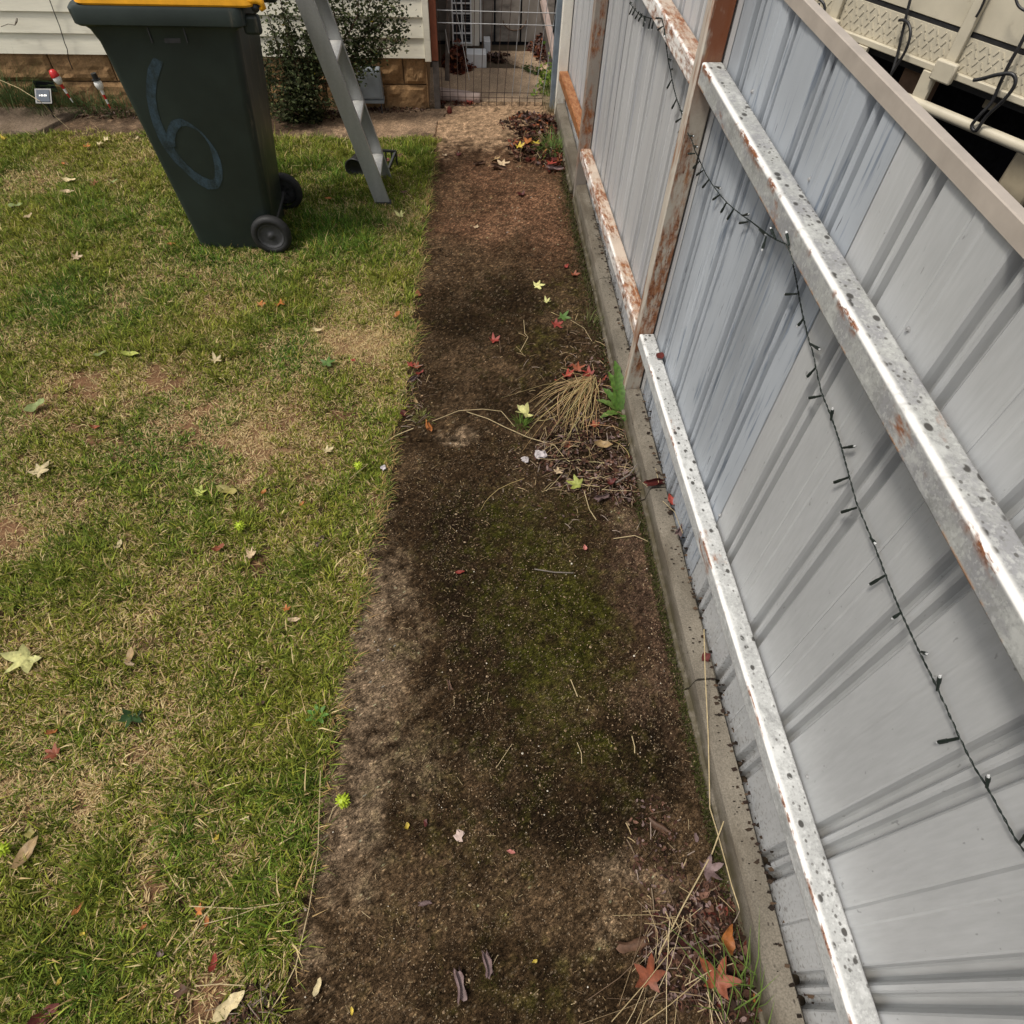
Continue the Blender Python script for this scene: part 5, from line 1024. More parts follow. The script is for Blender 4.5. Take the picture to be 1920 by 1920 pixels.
LEAVES = [
 (50, 1235, 82, 'star', 'pale', 'large pale yellow star leaf with long stalk on the grass at far left', -122, .10),
 (247, 1342, 54, 'star', 'dkgreen', 'dark green star leaf on the dry grass, below the tan curled leaf', -95, .03),
 (243, 1230, 34, 'oval', 'tan', 'tan curled leaf on the dry grass right of the large pale star leaf'),
 (243, 1244, 20, 'roll', 'beige', 'small beige rolled leaf touching the tan curled leaf'),
 (103, 1413, 38, 'star', 'orred', 'orange red curled leaf on the grass at far left', 160, .02),
 (99, 1373, 24, 'oval', 'orange', 'small orange leaf just above the orange red curled leaf'),
 (50, 1598, 62, 'oval', 'tan', 'large brown tan folded leaf standing in the grass beside the spiky ball', 70),
 (58, 1562, 28, 'scrap', 'olive', 'olive leaf scrap above the large brown tan folded leaf'),
 (72, 886, 52, 'star', 'cream', 'cream star leaf on the left lawn above the lush tuft', 60, .02),
 (70, 762, 42, 'oval', 'pgreen', 'pale green folded leaf on a bare patch at far left', 40),
 (179, 801, 20, 'oval', 'orred', 'small round orange red leaf in a bare hollow with thin stalk', 0, .05),
 (374, 926, 36, 'star', 'lime', 'lime green leaf with upright stalk in the mid lawn', 80, .07),
 (427, 920, 44, 'oval', 'olive', 'olive yellow oval leaf beside the lime green leaf', -20),
 (612, 846, 28, 'star', 'cream', 'cream leaf with orange edge on grass near the path joint', 30),
 (403, 676, 30, 'star', 'cream', 'pale cream star leaf in the middle of the lawn', 45, .04),
 (613, 682, 38, 'star', 'green', 'flat mid green star leaf with stalk on the dry patch', 80, .07),
 (187, 664, 26, 'oval', 'pgreen', 'pale green folded leaf with upturned tip on left lawn', 50),
 (246, 665, 32, 'oval', 'lime', 'long lime yellow leaf right of the upturned pale green leaf', 0),
 (141, 483, 28, 'star', 'beige', 'beige star leaf on the lawn left of the bin foot', 20),
 (487, 571, 24, 'star', 'orange', 'orange leaf below the bin, left one of two', 10),
 (524, 568, 30, 'star', 'orange', 'orange leaf below the bin, right one of two', -40),
 (742, 592, 26, 'oval', 'orange', 'orange leaf on the straw patch next to the path', 60),
 (595, 618, 18, 'oval', 'cream', 'small cream leaf on the grass left of the straw patch', 0),
 (662, 676, 16, 'scrap', 'red', 'small red leaf right of the mid green star leaf'),
 (784, 552, 20, 'oval', 'orred', 'orange red leaf at the path edge level with the main post', 100),
 (768, 684, 22, 'star', 'red', 'left red leaf of the small cluster on the path edge', 10),
 (781, 688, 22, 'star', 'orred', 'upper orange red leaf of the small cluster on the path edge', 70),
 (788, 700, 18, 'oval', 'red', 'lower red leaf of the small cluster on the path edge', 30),
 (775, 712, 20, 'roll', 'mauve', 'mauve rolled leaf below the red cluster on the path edge', 40),
 (779, 753, 18, 'oval', 'tan', 'tan leaf at the path edge below the red cluster', 100),
 (803, 800, 24, 'roll', 'orange', 'orange tan rolled leaf at the path joint', 100),
 (757, 776, 22, 'scrap', 'dkred', 'dark red leaf scrap in the grass at the path joint'),
 (546, 1032, 30, 'oval', 'olive', 'olive yellow leaf standing in the grass by the path', 110),
 (600, 1015, 20, 'roll', 'mauve', 'mauve white rolled leaf in grass near the path', 60),
 (467, 1040, 34, 'star', 'beige', 'beige leaf right of an orange leaf, below a lime spiky ball', 0),
 (410, 1028, 26, 'oval', 'orred', 'orange red oval leaf below the lime spiky ball', 30),
 (224, 1022, 22, 'oval', 'cream', 'cream leaf in the dark tuft on the left lawn', 80),
 (535, 1143, 22, 'star', 'orange', 'orange curled leaf in the grass, upper one of a pair', 30),
 (552, 1163, 24, 'oval', 'beige', 'beige leaf in the grass, lower one of a pair', 0),
 (490, 1320, 18, 'oval', 'brown', 'small red brown leaf in the right hand lawn', 20),
 (495, 922, 18, 'scrap', 'orange', 'small orange leaf right of the olive yellow oval leaf'),
 (567, 944, 14, 'scrap', 'orange', 'tiny orange leaf scrap nearest the path in mid lawn'),
 (372, 1708, 28, 'star', 'orange', 'orange leaf under crossed straws in the lower lawn', 20),
 (388, 1727, 22, 'oval', 'orange', 'narrow orange leaf under the crossed straws', 100),
 (146, 1704, 26, 'oval', 'orange', 'orange and yellow leaf in the lower left lawn', 60),
 (270, 1737, 16, 'oval', 'orange', 'small orange leaf left of the crossed straws', 30),
 (155, 1750, 14, 'scrap', 'yellow', 'tiny yellow leaf below the orange and yellow leaf'),
 (77, 1753, 16, 'scrap', 'yellow', 'tiny yellow orange leaf in the lower left lawn'),
 (112, 1838, 20, 'scrap', 'yellow', 'bright yellow leaf scrap above the dark red leaf'),
 (16, 1876, 18, 'scrap', 'cream', 'cream scrap in the lush grass at the bottom left'),
 (402, 1804, 30, 'oval', 'red', 'narrow red leaf standing in the lower lawn', 85),
 (432, 1884, 62, 'oval', 'cream', 'long cream leaf at the lawn edge at the bottom', 40),
 (84, 1905, 56, 'oval', 'dkred', 'large dark red brown leaf at the bottom left', 40),
 (462, 1533, 24, 'star', 'cream', 'small cream leaf on the lawn left of the path ball'),
 (407, 1570, 16, 'scrap', 'yellow', 'small bright yellow flower like scrap in the lower lawn'),
 (300, 1790, 20, 'scrap', 'mauve', 'mauve curled leaf scrap in lower lawn'),
 (340, 1860, 34, 'scrap', 'brown', 'dark brown leaf in the hollow at the lawn bottom'),
 (596, 1850, 30, 'oval', 'cream', 'cream pointed leaf on the path near the bottom edge', 70),
 (862, 1846, 42, 'roll', 'mauve', 'stout mauve brown rolled leaf on the lower path', 105),
 (915, 1807, 36, 'roll', 'mauve', 'slim mauve rolled leaf on the lower path', 100),
 (797, 1694, 20, 'roll', 'mauve', 'short grey mauve rolled leaf on the path', 0),
 (763, 1549, 18, 'scrap', 'yellow', 'small yellow leaf on the path', 90),
 (798, 1543, 16, 'scrap', 'dkred', 'small dark red leaf on the path beside the yellow one'),
 (843, 1285, 18, 'roll', 'brown', 'brown rolled leaf on mid path', 110),
 (958, 1597, 16, 'oval', 'pink', 'small pink leaf on the lower path'),
 (1003, 1802, 16, 'scrap', 'yellow', 'yellow petal on the lower path near the litter'),
 (660, 1895, 14, 'oval', 'yellow', 'tiny yellow leaf on the path bottom'),
 (1325, 1632, 58, 'star', 'mauve', 'mauve brown star leaf propped on straw by the plinth', 10, .0, .03),
 (1217, 1838, 80, 'star', 'orred', 'large orange red star leaf in the bottom litter, left one', 75, .0, .045),
 (1345, 1842, 92, 'star', 'orred', 'large orange red star leaf against the bottom plinth, right one', 60, .0, .055),
 (1365, 1765, 52, 'oval', 'orange', 'orange brown narrow leaf in the bottom litter', 70, .0, .05),
 (1186, 1772, 48, 'roll', 'brown', 'brown rolled leaf at the edge of the bottom litter', 10),
 (1235, 1552, 36, 'roll', 'brown', 'twisted brown leaf on the path beside the plinth', -40),
 (1305, 1570, 20, 'scrap', 'mauve', 'mauve leaf scrap above the mauve star leaf'),
 (1420, 1880, 30, 'oval', 'orange', 'orange leaf tip at the plinth foot at the bottom'),
 (987, 775, 50, 'star', 'pale', 'pale yellow star leaf resting on the green tuft in the path', 200, .0, .06),
 (1084, 908, 42, 'star', 'lime', 'lime green star leaf on the dark leaf litter', 160, .08, .035),
 (1041, 609, 30, 'star', 'red', 'red star leaf on the path below the green one', 20),
 (1054, 594, 34, 'star', 'green', 'green star leaf with stalk on the path above the red one', -20, .05),
 (1006, 536, 30, 'star', 'pale', 'pale yellow star leaf alone on the dark path', 0),
 (1024, 566, 20, 'star', 'pale', 'small pale yellow leaf below the lone star leaf', 40),
 (925, 640, 28, 'star', 'red', 'dull red leaf crossed by thin stalks on the path', 30),
 (1076, 516, 24, 'star', 'orred', 'orange red leaf at the mossy plinth edge, lower of two', 10),
 (1061, 500, 18, 'oval', 'red', 'red leaf at the mossy plinth edge, upper of two', 50),
 (977, 366, 26, 'scrap', 'dkred', 'dark shrivelled leaf on the red brown path'),
 (893, 426, 16, 'scrap', 'beige', 'beige leaf scrap on the red brown path'),
 (1062, 705, 34, 'star', 'red', 'left red leaf of the heap beside the rusty post', 10, .0, .03),
 (1083, 693, 30, 'star', 'orred', 'upper red leaf of the heap beside the rusty post', 80, .0, .04),
 (1105, 703, 34, 'star', 'red', 'right red leaf of the heap beside the rusty post', 150, .0, .035),
 (1093, 716, 28, 'star', 'orange', 'orange leaf at the root of the dead grass clump', 20, .0, .03),
 (1131, 835, 36, 'oval', 'tan', 'tan brown oval leaf on the dark litter by the plinth', 0, .0, .04),
 (1114, 798, 26, 'star', 'orred', 'orange red leaf above the dark litter', 30, .0, .03),
 (1066, 838, 22, 'star', 'orred', 'curled orange red leaf beside the white paper'),
 (1146, 905, 24, 'oval', 'dkred', 'dark red leaf in the litter against the plinth', 40, .0, .04),
 (1130, 935, 26, 'roll', 'mauve', 'mauve rolled leaf at the lower edge of the dark litter', 30, .0, .03),
 (1097, 1028, 16, 'oval', 'pink', 'small pink leaf on the green moss', 90),
 (862, 1073, 18, 'oval', 'red', 'small red curled leaf on the dark moss', 10),
 (1045, 885, 26, 'star', 'beige', 'pale beige leaf in the dark litter', 20, .0, .03),
 (160, 275, 22, 'star', 'orange', 'orange leaf on the far lawn left of the bin', 10),
 (185, 270, 18, 'star', 'cream', 'lower cream leaf of the pair left of the bin', 10),
 (197, 263, 16, 'star', 'cream', 'upper cream leaf of the pair left of the bin', 50),
 (131, 339, 26, 'oval', 'cream', 'cream leaf left of the orange red leaf on the far lawn', 0),
 (175, 345, 22, 'star', 'orred', 'orange red leaf standing on the far lawn', 80),
 (128, 360, 22, 'oval', 'beige', 'beige leaf below the cream leaf on the far lawn', 20),
 (8, 260, 22, 'star', 'yellow', 'yellow leaf on the far lawn at the left edge'),
 (30, 385, 26, 'oval', 'pgreen', 'pale green flat leaf on the far lawn at left', 5),
 (119, 307, 12, 'oval', 'orange', 'tiny orange leaf on the far lawn'),
 (255, 260, 14, 'oval', 'cream', 'cream leaf near the concrete strip left of the bin'),
 (321, 458, 16, 'oval', 'orange', 'orange leaf with thin stalk at the bin foot', 20, .05),
 (213, 342, 20, 'oval', 'pgreen', 'pale green leaf close to the bin on the far lawn'),
 (52, 406, 22, 'oval', 'beige', 'beige orange leaf low on the far left lawn'),
 (634, 268, 20, 'scrap', 'brown', 'dark brown leaf on the lawn between bin and ladder'),
 (579, 311, 16, 'oval', 'pale', 'pale yellow leaf with long stalk behind the bin wheel', 20, .09),
 (616, 372, 16, 'scrap', 'orange', 'small orange leaf left of the ladder foot'),
 (751, 405, 28, 'star', 'pale', 'pale yellow star leaf with upright stalk right of the ladder foot', 80, .07),
 (757, 360, 14, 'scrap', 'brown', 'small brown leaf right of the ladder foot'),
 (750, 292, 20, 'scrap', 'brown', 'brown leaf beside the black frame crate'),
 (727, 300, 18, 'scrap', 'pink', 'pink brown leaf inside the black frame crate', None, .0, .04),
 (775, 285, 18, 'star', 'dkred', 'dark leaf in the grass right of the black frame crate'),
 (888, 190, 18, 'star', 'orange', 'bright orange leaf at the gate foot by the pink pipe', 10),
 (880, 194, 20, 'star', 'red', 'red leaf at the gate foot by the pink pipe', 60),
 (859, 291, 16, 'star', 'dkred', 'dark red leaf on the path at the lawn corner'),
 (834, 292, 14, 'scrap', 'beige', 'small beige leaf at the lawn corner'),
 (925, 300, 26, 'star', 'tan', 'left tan leaf of the group at the mossy puddle', 10),
 (942, 308, 28, 'star', 'beige', 'right beige leaf of the group at the mossy puddle', 70),
 (935, 316, 24, 'roll', 'brown', 'brown rolled leaf of the group at the mossy puddle', 0),
 (900, 308, 18, 'roll', 'brown', 'dark rolled leaf left of the tan group', 20),
 (972, 275, 26, 'star', 'yellow', 'left golden leaf of the pile near the gate', 10, .0, .05),
 (990, 268, 28, 'star', 'orange', 'middle golden orange leaf of the pile near the gate', 60, .0, .055),
 (1005, 270, 26, 'star', 'yellow', 'right golden leaf of the pile near the gate', 120, .0, .05),
 (1032, 308, 26, 'star', 'red', 'crimson leaf in the pile against the plinth', 10, .0, .04),
 (1040, 300, 24, 'star', 'dkred', 'dark crimson leaf in the pile against the plinth', 70, .0, .05),
 (1042, 318, 24, 'roll', 'mauve', 'mauve rolled leaf in the pile against the plinth', 0, .0, .03),
]
for t in LEAVES:
    px, py, sz, kind, col, lab = t[:6]; leaf(px, py, sz, kind, col, lab, t[6] if len(t) > 6 else None, t[8] if len(t) > 8 else None, None, t[7] if len(t) > 7 else 0.)
leaf(1238, 668, 26, 'scrap', 'dkred', 'dark red dry leaf lying on the white lower rail', None, lw(1.9) + .008)
leaf(1259, 940, 30, 'oval', 'red', 'red leaf caught between plinth and fence sheet', 100, .11)
leaf(1228, 908, 36, 'roll', 'dkred', 'dark red leaf in the joint of the concrete plinth', 10, .105)
leaf(1322, 1232, 30, 'scrap', 'dkred', 'dark shrivelled leaf on the plinth under the lower rail', None, .11)
leaf(1340, 1195, 18, 'scrap', 'brown', 'brown leaf bits stuck behind the plinth', None, .108)
leaf(1276, 995, 26, 'roll', 'mauve', 'mauve leaf wedged against the sheet above the plinth', 60, .13)
c_ = MB().lathe([(0, 0), (.016, .003), (.019, .015), (.014, .034), (.005, .046), (0, .048)], 9, G(843, 213, .012), (0, .1, 1))
simple('pod_red', (.12, .022, .014), .6)
tag(c_.obj('seed_cone', 'pod_red'), 'dark red cone shaped pod standing at the gate foot', 'pod')

# ------------------------------------------------------------------ spiky seed balls, paper, stones, stalks
def ball(px, py, d_px, label, z=.018, stalk=None):
    k = abs(G(px + 1, py)[0] - G(px, py)[0]); r = d_px * k / 2; p = Vector(G(px, py, z + r * .5)); e = empty('seed_ball', (0, 0, 0), label, 'seed ball', 'spiky green seed balls')
    bm = bmesh.new(); bmesh.ops.create_icosphere(bm, subdivisions=2, radius=r * .62); dirs = [v.co.normalized() for v in bm.verts]; bm.free(); mb = MB()
    mb.lathe([(0, -r * .62), (r * .45, -r * .45), (r * .64, 0), (r * .45, r * .45), (0, r * .62)], 10, p, (0, 0, 1))
    for d in dirs[::2] + dirs[1::4]: mb.tube([p + d * r * .5, p + d * r * .8, p + d * r * 1.05], [r * .15, r * .12, r * .02], 4)
    mb.obj('burr', 'ball_lime', e)
    if stalk: MB().tube([p, Vector(G(*stalk[0], z + .01)), Vector(G(*stalk[1], z))], .0012, 4).obj('stalk', 'straw', e)
ball(643, 1501, 30, 'lime green spiky seed ball with stalk on the path edge', .015, ((625, 1515), (614, 1545)))
ball(450, 986, 21, 'lime green spiky seed ball in mid lawn right of a tuft', .03)
ball(672, 873, 18, 'lime green spiky seed ball near the path joint with long stalk', .03, ((690, 870), (655, 898)))
ball(6, 1592, 30, 'lime green spiky seed ball at the left edge of the lawn', .03)
def crumple(px, py, s, mat, label, cat, z=.03):
    bm = bmesh.new(); bmesh.ops.create_icosphere(bm, subdivisions=2, radius=1); rnd = random.Random(px); k = abs(G(px + 1, py)[0] - G(px, py)[0]) * s / 2
    for v in bm.verts: v.co *= rnd.uniform(.35, 1.1); v.co.z *= .55
    me = bpy.data.meshes.new('crumple'); bmesh.ops.scale(bm, vec=(k, k, k), verts=bm.verts); bm.to_mesh(me); bm.free()
    o = link(cat.replace(' ', '_'), me, mat); o.location = Vector(G(px, py, z)); return tag(o, label, cat)
crumple(1013, 852, 26, 'paper_white', 'crumpled white paper on the dark litter', 'paper scrap', .028)
crumple(984, 861, 18, 'paper_white', 'small mauve white paper bit left of the crumpled paper', 'paper scrap', .024)
crumple(719, 877, 14, 'paper_white', 'small white plastic bit at the path edge', 'plastic scrap', .03)
crumple(860, 1567, 24, 'pipe_pink', 'pale lichen covered stone on the lower path', 'stone', .013)
crumple(572, 1705, 8, 'pipe_pink', 'pale round pebble at the path edge', 'pebble', .014)
def stalk(pts, label, r=.0014, mat='straw'):
    tag(MB().tube([G(*p) if len(p) == 3 else G(p[0], p[1], .02) for p in pts], r, 5).obj('dry_stalk', mat), label, 'stalk', 'dry stalks on the path and lawn')
stalk([(1320, 1180, .20), (1322, 1260, .17), (1328, 1380, .10), (1331, 1515, .04), (1345, 1560, .03), (1372, 1660, .03), (1395, 1730, .03)], 'long pale straw leaning upright over the concrete plinth', .0016)
stalk([(1357, 1540, .06), (1335, 1600, .04), (1280, 1700, .03), (1235, 1790, .03)], 'thick pale straw under the mauve star leaf', .0017)
stalk([(601, 1445, .03), (596, 1600, .03), (580, 1700, .025), (555, 1810, .02), (530, 1860, .02), (488, 1925, .02)], 'long bent straw lying along the lawn edge of the path', .0014)
stalk([(355, 1699, .035), (460, 1704, .035), (552, 1690, .03)], 'pale straw lying level in the lower lawn', .0014)
stalk([(480, 1703, .035), (440, 1718, .034), (380, 1733, .03)], 'short branch of the pale straw in the lower lawn', .0012)
stalk([(408, 1680, .035), (370, 1740, .035), (325, 1788, .03)], 'straw crossing the orange leaf in the lower lawn', .0012)
stalk([(365, 1849, .03), (410, 1845, .03), (458, 1848, .03)], 'short level straw at the bottom of the lawn', .0012)
stalk([(810, 790, .02), (860, 770, .05), (905, 767, .06), (940, 771, .05), (965, 800, .02)], 'arched thin straw beside the grass tuft on the path', .0012)
stalk([(875, 772, .02), (915, 785, .03), (945, 800, .03), (990, 820, .02), (1040, 835, .02), (1060, 860, .02), (1090, 882, .02), (1125, 883, .02)], 'kinked pale straw running through the dark litter', .0015)
stalk([(982, 600, .02), (984, 625, .06), (990, 632, .05), (975, 660, .02)], 'kinked straw standing beside the dull red leaf', .0012)
stalk([(1070, 600, .03), (1095, 615, .02), (1110, 640, .02)], 'thin straw at the green star leaf', .001)
stalk([(1095, 920, .05), (1105, 955, .03), (1118, 975, .02)], 'straw pair below the lime star leaf', .0013)
stalk([(1190, 835, .05), (1230, 880, .10), (1235, 905, .11)], 'thin straw leaning over the plinth edge', .001)
stalk([(1150, 1010, .02), (1190, 1004, .03), (1215, 1015, .02)], 'arched brown stem on the red brown strip', .0014)
stalk([(1002, 1067, .018), (1040, 1073, .018), (1075, 1074, .018)], 'dark twig with pale tip on the moss', .0022, 'bark_grey')
stalk([(1185, 1380, .02), (1190, 1400, .03), (1190, 1412, .02)], 'pale forked straw on the dark moss', .0014)
stalk([(1082, 1392, .02), (1090, 1412, .02), (1091, 1432, .02)], 'thin straw on the lower moss', .001)
stalk([(1070, 1274, .02), (1083, 1306, .02)], 'short white straw on the green moss', .0015)
stalk([(985, 245, .22), (975, 290, .06), (976, 303, .02)], 'tall dry stem standing in the golden leaf pile', .0014)
stalk([(0, 150, .24), (35, 165, .24), (75, 190, .20), (100, 215, .10), (130, 242, .02)], 'long arching dry grass stem by the far left wall', .0018)
stalk([(1155, 905, .05), (1180, 890, .06), (1195, 870, .07)], 'grey forked twig in the dark litter', .003, 'bark_grey')
stalk([(1205, 905, .06), (1265, 960, .12), (1280, 1000, .15)], 'bent straw across the plinth joint', .001)
stalk([(720, 830, .02), (745, 815, .02), (775, 803, .03)], 'pale stem lying at the path joint', .0018)
stalk([(1400, 1330, .105), (1425, 1355, .13)], 'hair thin stem on the plinth', .0007, 'bark_grey')
stalk([(960, 1395, .018), (930, 1440, .018)], 'fine straw on the path centre', .0008)

# litter piles: dark broken leaves and twigs, one mass each
def litter(px, py, rx, ry, n, hmax, cols, label, size=.018, z0=.014, twigs=60, y=None, x=None):
    c = G(px, py); ax = abs(G(px + rx, py)[0] - c[0]); ay = abs(G(px, py - ry)[1] - c[1]); mb = MB(); rnd = random.Random(px * 7 + py)
    ca, sa = 1, 0
    for k in range(n):
        r = math.sqrt(rnd.random()); a = rnd.uniform(0, 6.28); x_ = c[0] + math.cos(a) * r * ax; y_ = c[1] + math.sin(a) * r * ay
        if x_ > .672 and y_ < 4.9: continue
        z = z0 + hmax * (1 - r) * rnd.random(); s = size * rnd.uniform(.35, 1.1)
        e = Matrix.Rotation(rnd.uniform(0, 6.28), 3, 'Z') @ Matrix.Rotation(rnd.gauss(0, .5), 3, 'X') @ Matrix.Rotation(rnd.gauss(0, .5), 3, 'Y')
        m_ = rnd.choice((3, 4, 5)); kk = rnd.uniform(.45, 1.4); col = tuple(v * kk for v in rnd.choice(cols))
        ps = [(math.cos(t) * rnd.uniform(.5, 1.1), math.sin(t) * rnd.uniform(.25, .6)) for t in [2 * math.pi * i / (m_ + 2) for i in range(m_ + 2)]]
        vs = [Vector((x_, y_, z)) + e @ Vector((u * s, v * s, s * .45 * (u * u) * rnd.uniform(-.2, 1))) for u, v in ps]
        mb.add(vs + [Vector((x_, y_, z)) + e @ Vector((0, 0, s * -.1))], [(i, (i + 1) % (m_ + 2), m_ + 2) for i in range(m_ + 2)], col)
    for k in range(twigs):
        r = math.sqrt(rnd.random()); a = rnd.uniform(0, 6.28); p = Vector((c[0] + math.cos(a) * r * ax, c[1] + math.sin(a) * r * ay, z0 + hmax * (1 - r) * rnd.random() + .003))
        if p.x > .665 and p.y < 4.9: continue
        d = Vector((rnd.gauss(0, 1), rnd.gauss(0, 1), rnd.gauss(0, .25))).normalized() * rnd.uniform(.012, .06)
        mb.tube([p, p + d * .5 + Vector((0, 0, .004)), p + d], rnd.uniform(.0006, .0016), 4, rnd.choice(((.20, .15, .10), (.11, .075, .05), (.36, .27, .15), (.28, .22, .18))))
    o = mb.obj('leaf_litter', 'debris_col', None, True); return tag(o, label, 'leaf litter', kind='stuff')
DK = [(.035, .020, .014), (.06, .03, .022), (.09, .045, .03), (.025, .016, .012), (.13, .07, .05), (.16, .11, .10)]
RD = [(.09, .025, .018), (.17, .05, .03), (.26, .09, .04), (.06, .02, .016), (.12, .05, .035)]
litter(1105, 850, 105, 75, 900, .03, DK, 'dark broken leaf litter heaped on the path against the plinth', .016, .014, 200)
litter(1165, 905, 45, 45, 350, .03, DK, 'dark leaf litter by the plinth joint', .015, .014, 60)
litter(1105, 715, 70, 40, 220, .03, DK + [(.2, .05, .035)], 'broken leaves under the red heap by the post', .016, .014, 40)
litter(1290, 1790, 90, 100, 750, .03, DK + DK + RD[3:4], 'dark leaf litter with stems in the bottom corner by the plinth', .016, .014, 90)
litter(1010, 285, 62, 34, 520, .05, RD + DK + DK, 'red and brown leaf pile on the path near the gate', .030, .014, 40)
litter(1000, 240, 62, 24, 520, .06, RD + DK + DK, 'brown leaf pile across the path in front of the gate', .032, .014, 30)
litter(1035, 305, 28, 26, 200, .04, RD, 'crimson leaf pile against the far plinth', .024, .014, 20)
litter(860, 120, 30, 22, 700, .16, RD + [(.2, .09, .06)], 'rust red leaf heap beside the air conditioner', .035, .01, 10)
litter(1020, 100, 30, 34, 700, .14, RD + DK, 'dark red leaf heap at the end of the passage', .035, .01, 10)
litter(935, 112, 32, 8, 220, .05, DK, 'dark leaves along the foot of the panel wall', .03, .01, 10)
litter(865, 195, 40, 8, 200, .03, RD, 'red leaves along the foot of the gate by the pipe', .026, .01, 6)
litter(735, 208, 75, 6, 260, .015, DK + [(.2, .15, .1)], 'dry leaf bits along the foot of the block wall', .016, .01, 20)
litter(590, 218, 80, 12, 420, .03, DK + [(.1, .06, .04)], 'brown leaf litter under the shrub', .02, .006, 60)
litter(190, 218, 120, 8, 260, .02, DK, 'dead stems and bits along the concrete strip', .016, .01, 80)
litter(780, 745, 24, 60, 120, .012, DK + [(.3, .2, .12)], 'leaf bits along the lawn edge at the path joint', .012, .014, 50)
litter(470, 1900, 60, 50, 160, .02, DK, 'dark bits at the lawn corner at the bottom', .016, .016, 30)

litter(1150, 800, 60, 110, 320, .02, DK + [(.12, .08, .05)], 'soil and leaf crumbs along the plinth below the post', .012, .012, 40)
litter(1120, 700, 60, 60, 260, .02, DK + [(.14, .10, .06)], 'matted leaf soil around the red heap and weed', .013, .012, 50)
litter(1100, 640, 50, 60, 160, .012, DK + [(.14, .10, .06)], 'leaf crumbs along the mossy plinth above the weed', .012, .012, 30)
litter(1010, 700, 90, 80, 160, .008, DK, 'dark crumbs scattered on the middle of the path', .010, .013, 40)
litter(1235, 1620, 60, 130, 300, .01, DK, 'dark crumbs along the plinth above the bottom corner litter', .010, .013, 30)
litter(1360, 1800, 80, 150, 900, .03, DK + DK + RD[:1], 'leaf litter packed against the bottom plinth', .018, .014, 60)
litter(1100, 880, 170, 110, 420, .008, DK, 'loose dark crumbs spreading from the heap onto the moss', .009, .013, 90)
# loose bits on the path: twig ends, seed husks, pale grit (far too many to count)
def grit():
    n = 17000; y = RNG.uniform(-.2, 4.6, n) ** 1.0; y = np.where(RNG.random(n) < .6, RNG.uniform(-.2, 1.9, n), y); e = edge_x(y); x = e + (.672 - e) * RNG.random(n)
    ok = RNG.random(n) < sstep(.35, .62, fbm(x * 6, y * 6, 4, 71)) * .95 + .05; x, y = x[ok], y[ok]; n = len(x)
    mb = MB(); V = []; F = []; C = []
    for i in range(n):
        t = RNG.random(); p = np.array((x[i], y[i], .0165)); a = RNG.uniform(0, 6.28); sc = .7 if y[i] < 2 else 1.
        if t < .22:
            L = RNG.uniform(.003, .011) * (2.8 if RNG.random() < .10 else 1); w = RNG.uniform(.0003, .0008); d = np.array((math.cos(a), math.sin(a), RNG.normal(0, .2))) * L; s = np.array((-math.sin(a), math.cos(a), 0)) * w
            col = [(.24, .17, .09), (.14, .095, .055), (.40, .31, .18), (.07, .045, .028)][RNG.integers(4)]
            mb.add([p - s, p + s, p + d + s, p + d - s, p + d * .5 + np.array((0, 0, w * 1.6))], [(0, 1, 4), (1, 2, 4), (2, 3, 4), (3, 0, 4)], col)
        else:
            r = RNG.uniform(.0010, .0027) * (2.0 if RNG.random() < .04 else 1); col = [(.30, .22, .14), (.20, .14, .085), (.12, .08, .05), (.04, .026, .015), (.025, .016, .010), (.58, .53, .44)][min(5, int(RNG.random() * 5.06))]
            mb.add([p + np.array((math.cos(q) * r * RNG.uniform(.7, 1.2), math.sin(q) * r * RNG.uniform(.7, 1.2), 0)) for q in (0, 1.3, 2.5, 3.8, 5.1)] + [p + np.array((0, 0, r * .8))], [(k, (k + 1) % 5, 5) for k in range(5)], col)
    tag(mb.obj('grit', 'debris_col', None, True), 'pale grit, husks and twig ends strewn over the path', 'grit', kind='stuff')
grit()
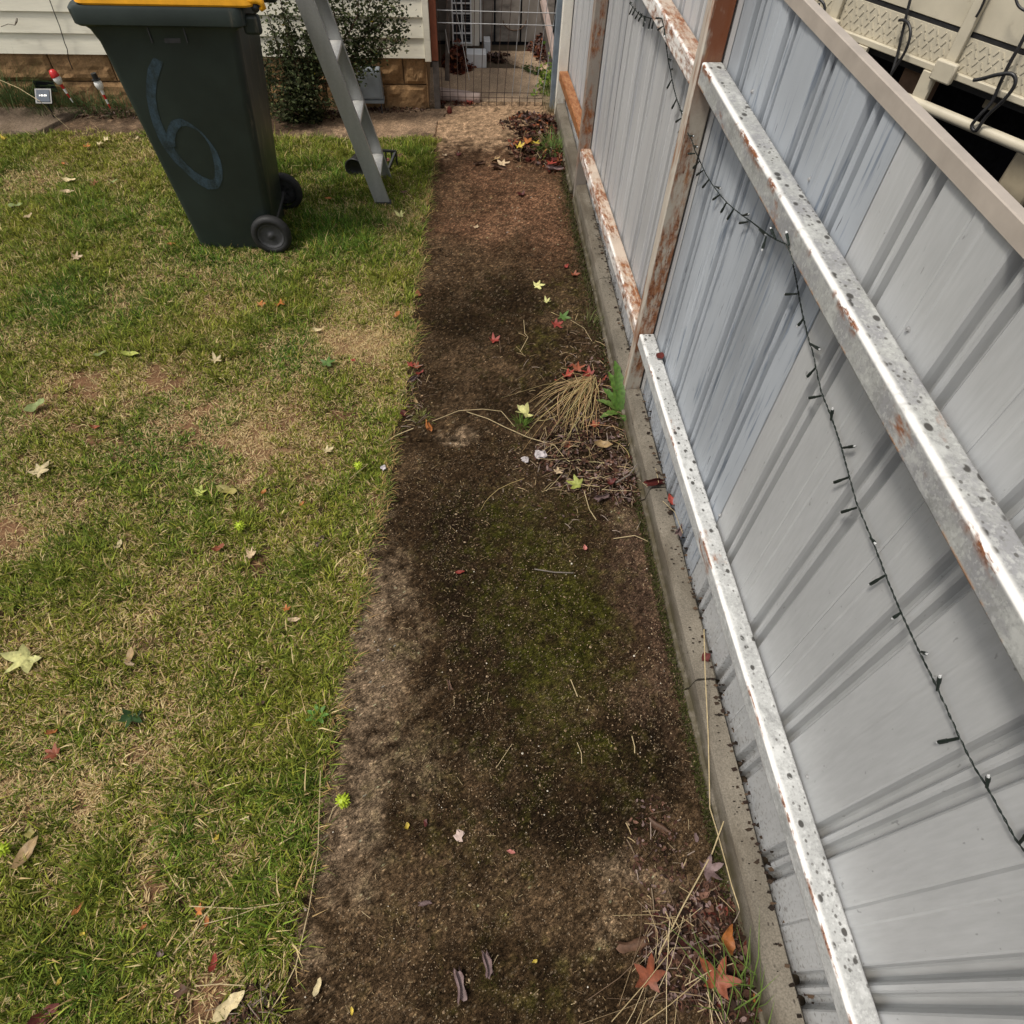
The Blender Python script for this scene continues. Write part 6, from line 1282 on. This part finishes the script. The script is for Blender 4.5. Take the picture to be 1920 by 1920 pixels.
# moss: short soft tufts standing on the wet part of the path
def moss():
    n = 60000; y = RNG.uniform(-.15, 2.3, n); e = edge_x(y); x = e + (.66 - e) * RNG.random(n)
    g = blobs(x, y, GREEN, 17) * (.3 + 1.3 * fbm(x * 16, y * 16, 4, 31)) * (.5 + fbm(x * 45, y * 45, 3, 37)); ok = RNG.random(n) < np.clip(g * 1.5 - .2, 0, 1); x, y = x[ok], y[ok]; k = len(x)
    c = np.array((.034, .040, .005)) * RNG.uniform(.45, 1.5, (k, 1)); c = np.where((RNG.random(k) < .2)[:, None], np.array((.07, .05, .015)), c)
    me = blades('moss', np.c_[x, y, path_h(x, y) - .001], RNG.uniform(.003, .008, k), RNG.uniform(.0014, .003, k), RNG.uniform(0, 6.28, k), RNG.uniform(.1, 1.1, k), RNG.uniform(0, .6, k), c)
    tag(link('moss', me, 'foliage_col'), 'short green moss on the damp middle of the path', 'moss', kind='stuff')
moss()
# moss and soil along the plinth foot of the far bay
def mossline():
    n = 17000; y = RNG.uniform(-.1, 4.7, n); x = .655 - np.abs(RNG.normal(0, .022, n)) * np.where(y > 2.2, 1.6, .45)
    c = np.array((.05, .055, .015)) * RNG.uniform(.4, 1.6, (n, 1)); c = np.where((RNG.random(n) < .35)[:, None], np.array((.10, .075, .045)), c)
    me = blades('moss', np.c_[x, y, np.full(n, .010)], RNG.uniform(.006, .022, n), RNG.uniform(.002, .005, n), RNG.uniform(0, 6.28, n), RNG.uniform(.1, 1.2, n), RNG.uniform(0, .6, n), c)
    tag(link('moss', me, 'foliage_col'), 'dark moss and weeds along the foot of the concrete plinth', 'moss', kind='stuff')
mossline()
# debris between plinth and sheet
mb = MB()
for k in range(420):
    y = random.uniform(-.1, 3.6); p = Vector((.738 + random.uniform(-.02, .03), y, .098 + random.uniform(0, .012))); s = random.uniform(.003, .011); a = random.uniform(0, 6.28)
    if 2.05 < y < 2.12: continue
    mb.add([p + Vector((math.cos(a + t) * s, math.sin(a + t) * s * .6, random.uniform(0, s * .7))) for t in (0, 1.6, 3.1, 4.7)], [(0, 1, 2, 3)], random.choice(((.02, .015, .012), (.04, .028, .02), (.09, .06, .04), (.03, .02, .016))))
for k in range(120):
    y = random.uniform(0, 3.4); p = Vector((random.uniform(.69, .735), y, .102)); s = random.uniform(.002, .006); a = random.uniform(0, 6.28)
    mb.add([p + Vector((math.cos(a + t) * s, math.sin(a + t) * s * .5, random.uniform(0, .002))) for t in (0, 1.6, 3.1, 4.7)], [(0, 1, 2, 3)], (.022, .017, .014))
tag(mb.obj('leaf_litter', 'debris_col', None, True), 'dark crumbs of leaf lodged between plinth and fence sheet', 'leaf litter', kind='stuff')
print('objects', len(bpy.data.objects), 'leaves', LID[0])
